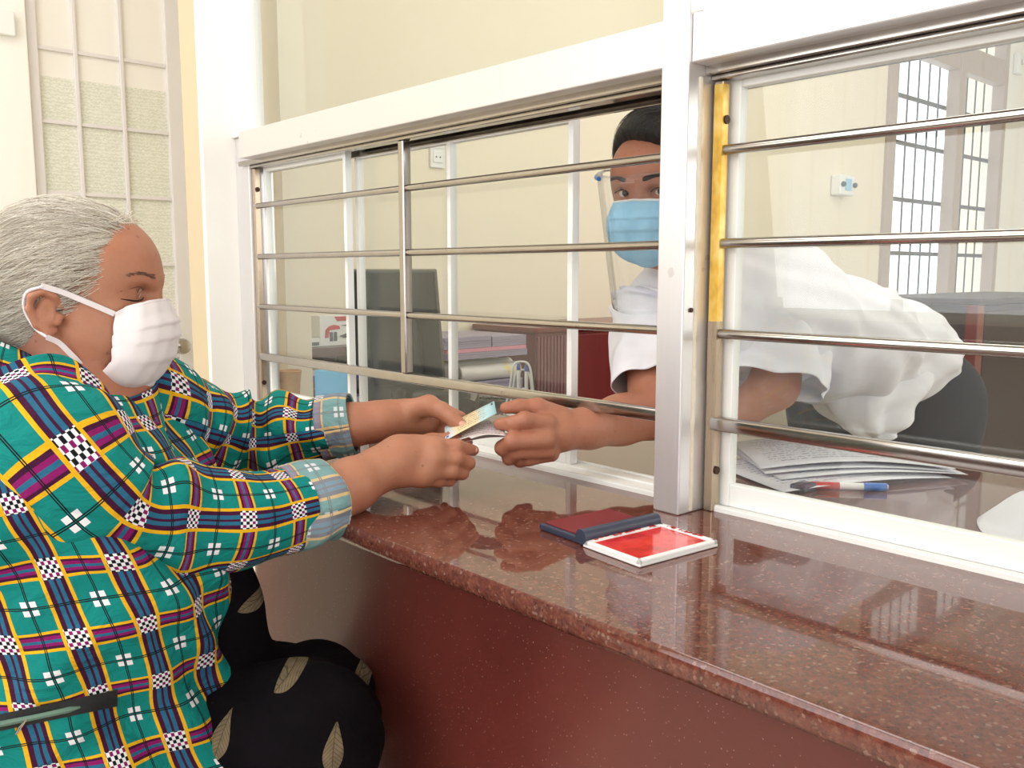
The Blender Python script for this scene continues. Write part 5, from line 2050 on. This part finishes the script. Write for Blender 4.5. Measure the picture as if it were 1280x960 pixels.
MB().tube(arch_wire(0.0, 0.120, 0.024, 0.014), 0.0025, 8).build('wire_arch', M['wire'], t, True)
MB().tube([np.array([*(c0 + Fh * .02)[:2], 0]) + p * np.array([0, 0, 1]) + dv * ((p - c0) @ dv) for p in arch_wire(0.002, 0.100, 0.020, 0.010)], 0.0022, 8).build('wire_arch', M['wire'], t, True)
MB().lathe([(0.034, 0), (0.034, 0.004), (0.031, 0.006)], (cx, cy, ZT), seg=28).build('base_ring', M['wire'], t, True)
for k, (o_, h_) in enumerate(((-0.006, 0.115), (0.011, 0.112))):
    q = c0 + dv * o_ + Fh * 0.004
    t2 = thing('pen', (q[0], q[1], ZT), ('white pen with blue cap standing in the wire rack, nearer the monitor', 'white pen with blue cap standing in the wire rack, nearer the red cabinet')[k], 'pen', 'pens in the wire rack')
    MB().cyl((q[0], q[1], ZT + 0.0065), (q[0], q[1], ZT + h_ - 0.014), 0.0042, seg=14).build('barrel', M['plastic_white'], t2, True)
    MB().lathe([(0.0044, 0), (0.0046, 0.008), (0.0036, 0.013), (0.002, 0.0145)], (q[0], q[1], ZT + h_ - 0.0138), seg=14).build('cap', M['blue_cap'], t2, True)

# monitor seen from behind, on a stand
t = thing('computer_monitor', (0.30, 1.80, ZT), 'dark flat monitor seen from behind, standing on the counter', 'monitor')
mc = P(497, 420, 2.06)
mx = nrm(np.array([0.55, -0.83, 0]))
my = nrm(np.array([0.83, 0.55, 0]))
tl = math.radians(12)
mz = np.array([my[0] * math.sin(-tl), my[1] * math.sin(-tl), math.cos(tl)])
mn = np.cross(mx, mz)
MM = Matrix([[mx[0], mn[0], mz[0], mc[0]], [mx[1], mn[1], mz[1], mc[1]], [mx[2], mn[2], mz[2], mc[2]], [0, 0, 0, 1]])
s_ = 2.06 / f_px
hw_, hh_ = 57 * s_, 84 * s_
zc = mc[2]
MB().box((-hw_, -0.012, -hh_), (hw_, 0.012, hh_), 0.004, MM, 3).build('screen_housing', M['monitor'], t)
MB().box((-hw_ * .6, 0.0115, -hh_ * .75), (hw_ * .6, 0.026, hh_ * .4), 0.006, MM, 3).build('rear_cover', M['monitor'], t)
MB().box((-hw_ * .6, -0.026, -hh_ * .75), (hw_ * .6, -0.0115, hh_ * .4), 0.006, MM, 3).build('rear_cover', M['monitor'], t)
bs = mc - np.array([0, 0, 1]) * (mc[2] - ZT)
MB().cyl((bs[0], bs[1], ZT + 0.01), (mc[0], mc[1], mc[2] - hh_ * .8), 0.018, seg=18).build('stand_neck', M['black'], t, True)
MB().lathe([(0.07, 0), (0.07, 0.006), (0.062, 0.010), (0.025, 0.014)], (bs[0], bs[1], ZT + 0.0005), seg=36).build('stand_foot', M['black'], t, True)
# black device with a barcode label in front of the monitor
c = onZ(528, 512, ZT)
t = thing('desk_telephone', (0.205, 1.545, ZT), 'black office device with a small barcode label in front of the monitor', 'telephone')
Tm = Matrix.Translation((0.195, 1.51, ZT)) @ Matrix.Rotation(-0.75, 4, 'Z')
b = MB().prism([(-0.07, 0.001), (0.07, 0.001), (0.07, 0.05), (0.05, 0.058), (-0.07, 0.022)], -0.08, 0.08, 'Y')
bmesh.ops.transform(b.bm, matrix=Tm, verts=b.bm.verts)
b.build('housing', M['black'], t)
b = MB().box((-0.06, -0.075, 0.030), (0.06, -0.045, 0.070), 0.010, Tm, 4)
b.build('handset', M['black'], t, True)
lp = P(517, 485, 1.86)
q = onX(517, 485, 0.24)
b = MB().box((-0.008, -0.0815, 0.018), (0.016, -0.0801, 0.036), 0, Tm)
lb_ = b.build('label', M['paper'], t)
b = MB()
for k in range(7):
    b.box((-0.006 + k * 0.003, -0.0819, 0.020), (-0.0046 + k * 0.003, -0.0815, 0.030), 0, Tm)
b.build('barcode', M['grey_print'], lb_)
# black flat tray / keyboard
Tk = Matrix.Translation((0.435, 1.61, ZT)) @ Matrix.Rotation(-0.95, 4, 'Z')
t = thing('keyboard', (0.435, 1.61, ZT), 'black keyboard lying on the counter between the monitor and the pen rack', 'keyboard')
MB().box((-0.19, -0.06, 0.0005), (0.17, 0.06, 0.016), 0.004, Tk, 3).build('keyboard_base', M['black'], t)
b = MB()
for i in range(16):
    for j in range(5):
        x = -0.175 + i * 0.0212
        y = -0.048 + j * 0.0205
        b.box((x, y, 0.0162), (x + 0.0185, y + 0.0175, 0.021), 0.0015, Tk, 1)
b.build('keys', M['black_metal'], t)['kind'] = 'stuff'

# packet of blue masks in a clear bag
p0, p1 = np.array([0.118, 1.930, ZT]), np.array([0.158, 1.812, ZT])
t = thing('mask_packet', (p0 + p1) / 2, 'clear packet of light blue face masks leaning by the far window jamb', 'mask packet')
ux = nrm(p1 - p0)
ny = np.array([-ux[1], ux[0], 0])
Tp = Matrix([[ux[0], ny[0], 0, p0[0]], [ux[1], ny[1], 0, p0[1]], [0, 0, 1, ZT], [0, 0, 0, 1]])
MB().box((0.002, 0.001, 0.001), (0.112, 0.028, 0.078), 0.004, Tp, 3).build('mask_stack', basic('bright_blue_mask_stack', (92, 186, 232), 0.6, var=0.1, scale=30), t)
MB().box((-0.001, -0.002, 0.0005), (0.115, 0.031, 0.094), 0.003, Tp, 2).build('clear_bag', M['visor'], t)
# straw basket
c = (0.125, 1.955)
b = MB().lathe([(0.022, 0.001), (0.025, 0.04), (0.028, 0.070), (0.030, 0.072), (0.028, 0.074), (0.026, 0.070), (0.020, 0.006)], (0.092, 1.998, ZT), seg=28)
bk = b.build('straw_basket', M['orange'], None, True)
tag(bk, 'small orange woven basket beside the packet of blue masks', 'basket')

# side desk along the office end wall, desk shelf with boxes, paper stacks, red cabinet
t = thing('wooden_desk', (0.6, 2.2, 0), 'brown wooden side desk along the office end wall', 'desk')
MB().box((0.20, 2.0, 0.735), (1.02, 2.43, 0.76), 0.003).build('desk_top', M['brownwood'], t)
for (x, y) in ((0.22, 2.02), (0.22, 2.38), (0.97, 2.02), (0.97, 2.38)):
    MB().box((x, y, 0.0), (x + 0.04, y + 0.04, 0.735), 0.003).build('leg', M['brownwood'], t)
t = thing('desk_shelf', (0.34, 2.25, 0.76), 'dark brown desk shelf behind the packet of blue masks', 'shelf')
MB().box((0.205, 2.13, 0.935), (0.475, 2.40, 0.962), 0.002).build('top_board', M['brownwood'], t)
MB().box((0.205, 2.13, 0.7605), (0.222, 2.40, 0.935), 0.002).build('side_board', M['brownwood'], t)
MB().box((0.458, 2.13, 0.7605), (0.475, 2.40, 0.935), 0.002).build('side_board', M['brownwood'], t)
MB().box((0.222, 2.385, 0.7605), (0.458, 2.40, 0.935), 0.001).build('back_board', M['brownwood'], t)
MB().box((0.222, 2.14, 0.84), (0.458, 2.385, 0.852), 0.001).build('shelf_board', M['brownwood'], t)
for k, (w, m, lab) in enumerate(((0.20, 'navy', 'dark blue folder lying lowest inside the desk shelf'), (0.19, 'blue_cap', 'bright blue folder lying between the others inside the desk shelf'), (0.185, 'paper', 'white ledger lying uppermost inside the desk shelf'))):
    z = 0.8525 + k * 0.016
    tb = MB().box((0.228, 2.145 + 0.004 * k, z), (0.228 + w, 2.33, z + 0.0155), 0.0015)
    tag(tb.build('folder', M[m]), lab, 'folder', 'folders inside the desk shelf')
t = thing('product_box', (0.37, 2.2, 0.962), 'white box with a red and grey picture standing on the desk shelf', 'box')
MB().box((0.275, 2.165, 0.9625), (0.470, 2.24, 1.045), 0.001).build('carton', M['plastic_white'], t)
b = MB()
b.prism([(0.33, 1.030), (0.37, 1.030), (0.375, 1.042), (0.32, 1.042)], 2.1635, 2.165, 'Y')
b.prism([(0.290, 0.985), (0.292, 1.006), (0.302, 1.016), (0.318, 1.020), (0.335, 1.016), (0.338, 1.008), (0.304, 1.005), (0.300, 0.985)], 2.1635, 2.165, 'Y')
b.build('red_print', M['red'], t)
b = MB()
b.prism([(0.340, 1.018), (0.395, 1.020), (0.405, 1.030), (0.44, 1.026), (0.446, 1.002), (0.40, 0.990), (0.35, 0.982), (0.335, 0.988), (0.38, 1.002), (0.38, 1.012)], 2.163, 2.165, 'Y')
b.prism([(0.305, 0.975), (0.305, 1.000), (0.314, 1.000), (0.314, 0.975)], 2.163, 2.165, 'Y')
b.prism([(0.318, 0.975), (0.318, 1.000), (0.327, 1.000), (0.327, 0.975)], 2.163, 2.165, 'Y')
b.build('grey_print', M['grey_print'], t)
b = MB().box((0.21, 2.16, 0.9625), (0.272, 2.23, 0.985), 0.001)
ob = b.build('small_carton', M['plastic_white'])
tag(ob, 'small flat white carton with a dark strip, left on the desk shelf', 'box')
MB().box((0.212, 2.1585, 0.966), (0.268, 2.16, 0.975)).build('printed_strip', M['grey_print'], ob)

specs = [('stack_of_sheets', 0.64, 0.95, 0.7605, 0.80, 'paper', 'white loose sheets at the very bottom of the paper pile'),
         ('stack_of_sheets', 0.63, 0.93, 0.8005, 0.835, 'notice', 'grey printed bundle low in the paper pile, above the white sheets'),
         ('stack_of_sheets', 0.63, 0.95, 0.9065, 0.926, 'notice', 'worn bundle just under the pink folder in the paper pile'),
         ('pink_folder', 0.63, 0.945, 0.9265, 0.938, 'pink_paper', 'pink folder near the top of the paper pile'),
         ('stack_of_sheets', 0.62, 0.80, 0.9385, 0.974, 'notice', 'lilac printed bundle on top of the pile, nearer the monitor'),
         ('stack_of_sheets', 0.805, 0.945, 0.9385, 0.970, 'notice', 'lilac printed bundle on top of the pile, nearer the red cabinet')]
for nm, x0, x1, z0, z1, m, lab in specs:
    b = MB()
    nl = max(1, int((z1 - z0) / 0.006))
    for k in range(nl):
        a = z0 + (z1 - z0) * k / nl
        e = random.uniform(-.004, .004) if k % 2 else 0
        b.box((x0 + abs(e), 2.06 + e, a), (x1 + e, 2.34, a + (z1 - z0) / nl - 0.0003), 0.0006, seg=1)
    tag(b.build(nm, M[m]), lab, 'folder' if 'folder' in nm else 'paper stack', 'pile of papers on the side desk')


def m_roll():
    t = NT('printed_poster_roll')
    n = t.noise(9, 3, 0.5, t.coord('Object'))
    col = t.ramp(n, [(0.4, s2l((226, 220, 210))), (0.56, s2l((216, 210, 206))), (0.6, s2l((226, 206, 90))), (0.68, s2l((170, 186, 205)))])
    return t.set(color=col, rough=0.5)


M['roll'] = m_roll()
for k, (y, z, r_, x0, x1, lab) in enumerate(((2.09, 0.8605, 0.025, 0.69, 0.93, 'rolled poster with yellow print in front of the pile'), (2.15, 0.864, 0.028, 0.63, 0.95, 'pale rolled poster behind the one with yellow print'), (2.21, 0.868, 0.032, 0.64, 0.94, 'rearmost rolled poster in the paper pile'))):
    b = MB()
    b.cyl((x0, y, z), (x1, y, z), r_, seg=24, cap=False)
    b.cyl((x0, y, z), (x1, y, z), r_ * .8, seg=24, cap=False)
    b.cyl((x0 + .001, y, z), (x1 - .001, y, z), r_ * .55, seg=20, cap=False)
    tag(b.build('rolled_poster', M['roll'], None, True), lab, 'poster roll', 'rolled posters in the pile')

t = thing('red_cabinet', (1.3, 2.3, 0), 'low varnished red wooden cabinet behind the hands against the end wall', 'cabinet')
MB().box((1.04, 2.12, 0.0), (1.98, 2.43, 0.965), 0.004).build('carcass', M['redwood'], t)
MB().box((1.03, 2.105, 0.9655), (1.99, 2.432, 0.985), 0.004).build('top_board', M['redwood'], t)
for x0, x1 in ((1.19, 1.58), (1.586, 1.976)):
    d = MB().box((x0, 2.10, 0.06), (x1, 2.119, 0.955), 0.004).build('door', M['redwood'], t)
    MB().cyl((x0 + .05, 2.10, 0.55), (x0 + .05, 2.085, 0.55), 0.01, seg=14).build('door_knob', M['alu_bar'], d, True)
b = MB()
for k in range(9):
    b.box((1.045 + k * .0155, 2.112, 0.06), (1.056 + k * .0155, 2.1195, 0.955), 0.002, seg=1)
b.build('ribbed_panel', m_redwood('ribbed_rose_wood', (120, 62, 70), (138, 80, 86)), t)

# wall socket plates and a small wall box on the office end wall
t = thing('wall_socket', (0.888, 2.44, 1.567), 'white double socket plate on the cream wall above the monitor', 'socket')
MB().box((0.858, 2.432, 1.508), (0.918, 2.4395, 1.626), 0.003, seg=3).build('plate', M['plastic_white'], t)
for z in (1.59, 1.544):
    MB().box((0.868, 2.4295, z - 0.018), (0.908, 2.432, z + 0.018), 0.001).build('outlet', M['plastic_white'], t)
    b = MB()
    for dx in (-.008, .008):
        b.cyl((0.888 + dx, 2.4296, z), (0.888 + dx, 2.4285, z), 0.0028, seg=10)
    b.build('socket_holes', M['black'], t)
t = thing('wall_box', (3.55, 2.40, 1.6), 'small white wall box with two dark knobs left of the office window', 'gadget')  # stand-in wall box, its real use unknown
MB().box((3.47, 2.38, 1.565), (3.62, 2.4395, 1.67), 0.010, seg=3).build('case', M['plastic_white'], t)
for x in (3.485, 3.605):
    MB().sphere((x, 2.374, 1.62), 0.014, seg=14).build('knob', M['navy'], t, True)
MB().box((3.515, 2.375, 1.59), (3.575, 2.3798, 1.65), 0.002).build('front_window', M['mask_blue'], t)
t = thing('wall_fan', (5.95, 2.40, 2.6), 'white wall bracket lamp right of the office window near the top', 'lamp')
MB().box((5.86, 2.40, 2.52), (5.96, 2.4395, 2.66), 0.01).build('wall_bracket', M['white_al'], t)
MB().cyl((5.91, 2.40, 2.60), (6.02, 2.22, 2.62), 0.02, seg=14).build('arm', M['white_al'], t, True)
MB().lathe([(0.03, 0), (0.05, 0.04), (0.085, 0.12), (0.08, 0.12)], (6.02, 2.22, 2.62), (0.6, -0.5, -0.3), 24).build('lamp_shade', M['plastic_white'], t, True)

# black office chair behind the clerk, dark cabinet with red-brown post at the right
t = thing('office_chair', (1.42, 0.95, 0), 'black office chair with a ribbed back behind the leaning clerk', 'chair')
cc = P(1168, 500, 2.35)
ch = np.array([cc[0], cc[1]])
th_ = Matrix.Translation((ch[0], ch[1], 0)) @ Matrix.Rotation(math.radians(-62), 4, 'Z')
V = []
for i in range(26):
    for j in range(31):
        v = -0.24 + 0.48 * j / 30
        z = 0.50 + 0.54 * i / 25
        w = 1.0 - 0.22 * (i / 25) ** 2
        p = th_ @ Vector((0.05 * (v / .24) ** 2 * -1 + 0.03 * math.sin(i / 25 * 3) + 0.0035 * math.cos(v * 260), v * w, z))
        V.append(p)
o = link_mesh('backrest', V, grid_faces(26, 31), M['black'], t, True)
m_ = o.modifiers.new('pad', 'SOLIDIFY')
m_.thickness = 0.035
b = MB().box((-0.48, -0.24, 0.44), (-0.03, 0.24, 0.505), 0.03, th_, 4)
b.build('seat', M['black'], t, True)
MB().cyl(th_ @ Vector((-0.22, 0, 0.09)), th_ @ Vector((-0.22, 0, 0.44)), 0.028, seg=16).build('gas_column', M['black_metal'], t, True)
MB().box((-0.06, -0.03, 0.40), (0.0, 0.03, 0.62), 0.006, th_).build('back_bracket', M['black_metal'], t)
for k in range(5):
    a = k * 2 * math.pi / 5
    e = th_ @ Vector((-0.22 + 0.27 * math.cos(a), 0.27 * math.sin(a), 0.06))
    g = MB().tube([th_ @ Vector((-0.22, 0, 0.10)), e], [0.022, 0.014], 10).build('foot_spoke', M['black_metal'], t, True)
    MB().cyl(e + Vector((-.012, 0, -.03)), e + Vector((.012, 0, -.03)), 0.03, seg=16).build('caster', M['black'], g, True)
t = thing('dark_cabinet', (2.7, 1.35, 0), 'dark brown wooden cabinet with a red-brown corner post at the far right', 'cabinet')
MB().box((2.26, 1.21, 0.0), (3.5, 1.65, 1.05), 0.004).build('carcass', M['dark_wood'], t)
MB().box((2.20, 1.19, 0.0), (2.2595, 1.23, 1.055), 0.004).build('corner_post', M['redwood'], t)
MB().box((2.20, 1.185, 1.0551), (3.52, 1.67, 1.075), 0.004).build('top_board', M['dark_wood'], t)
b = MB()
for x0 in (2.28, 2.89):
    d = MB().box((x0, 1.196, 0.05), (x0 + 0.60, 1.2095, 1.03), 0.003).build('door', M['dark_wood'], t)
    MB().box((x0 + .54, 1.186, 0.5), (x0 + .552, 1.196, 0.62), 0.002).build('door_handle', M['black_metal'], d)

# stool under the customer
t = thing('stool', (*Q(-0.50, 1.01, 0)[:2], 0), 'plain stool under the customer in the plaid shirt', 'stool')
sx, sy = Q(-0.50, 1.01, 0)[:2]
MB().lathe([(0.17, 0.0), (0.18, 0.01), (0.18, 0.03), (0.17, 0.04)], (sx, sy, 0.43), seg=32).build('seat', M['brownwood'], t, True)
for k in range(4):
    a = k * math.pi / 2 + .6
    MB().cyl((sx + .13 * math.cos(a), sy + .13 * math.sin(a), 0.43), (sx + .17 * math.cos(a), sy + .17 * math.sin(a), 0.0), 0.014, seg=12).build('leg', M['black_metal'], t, True)
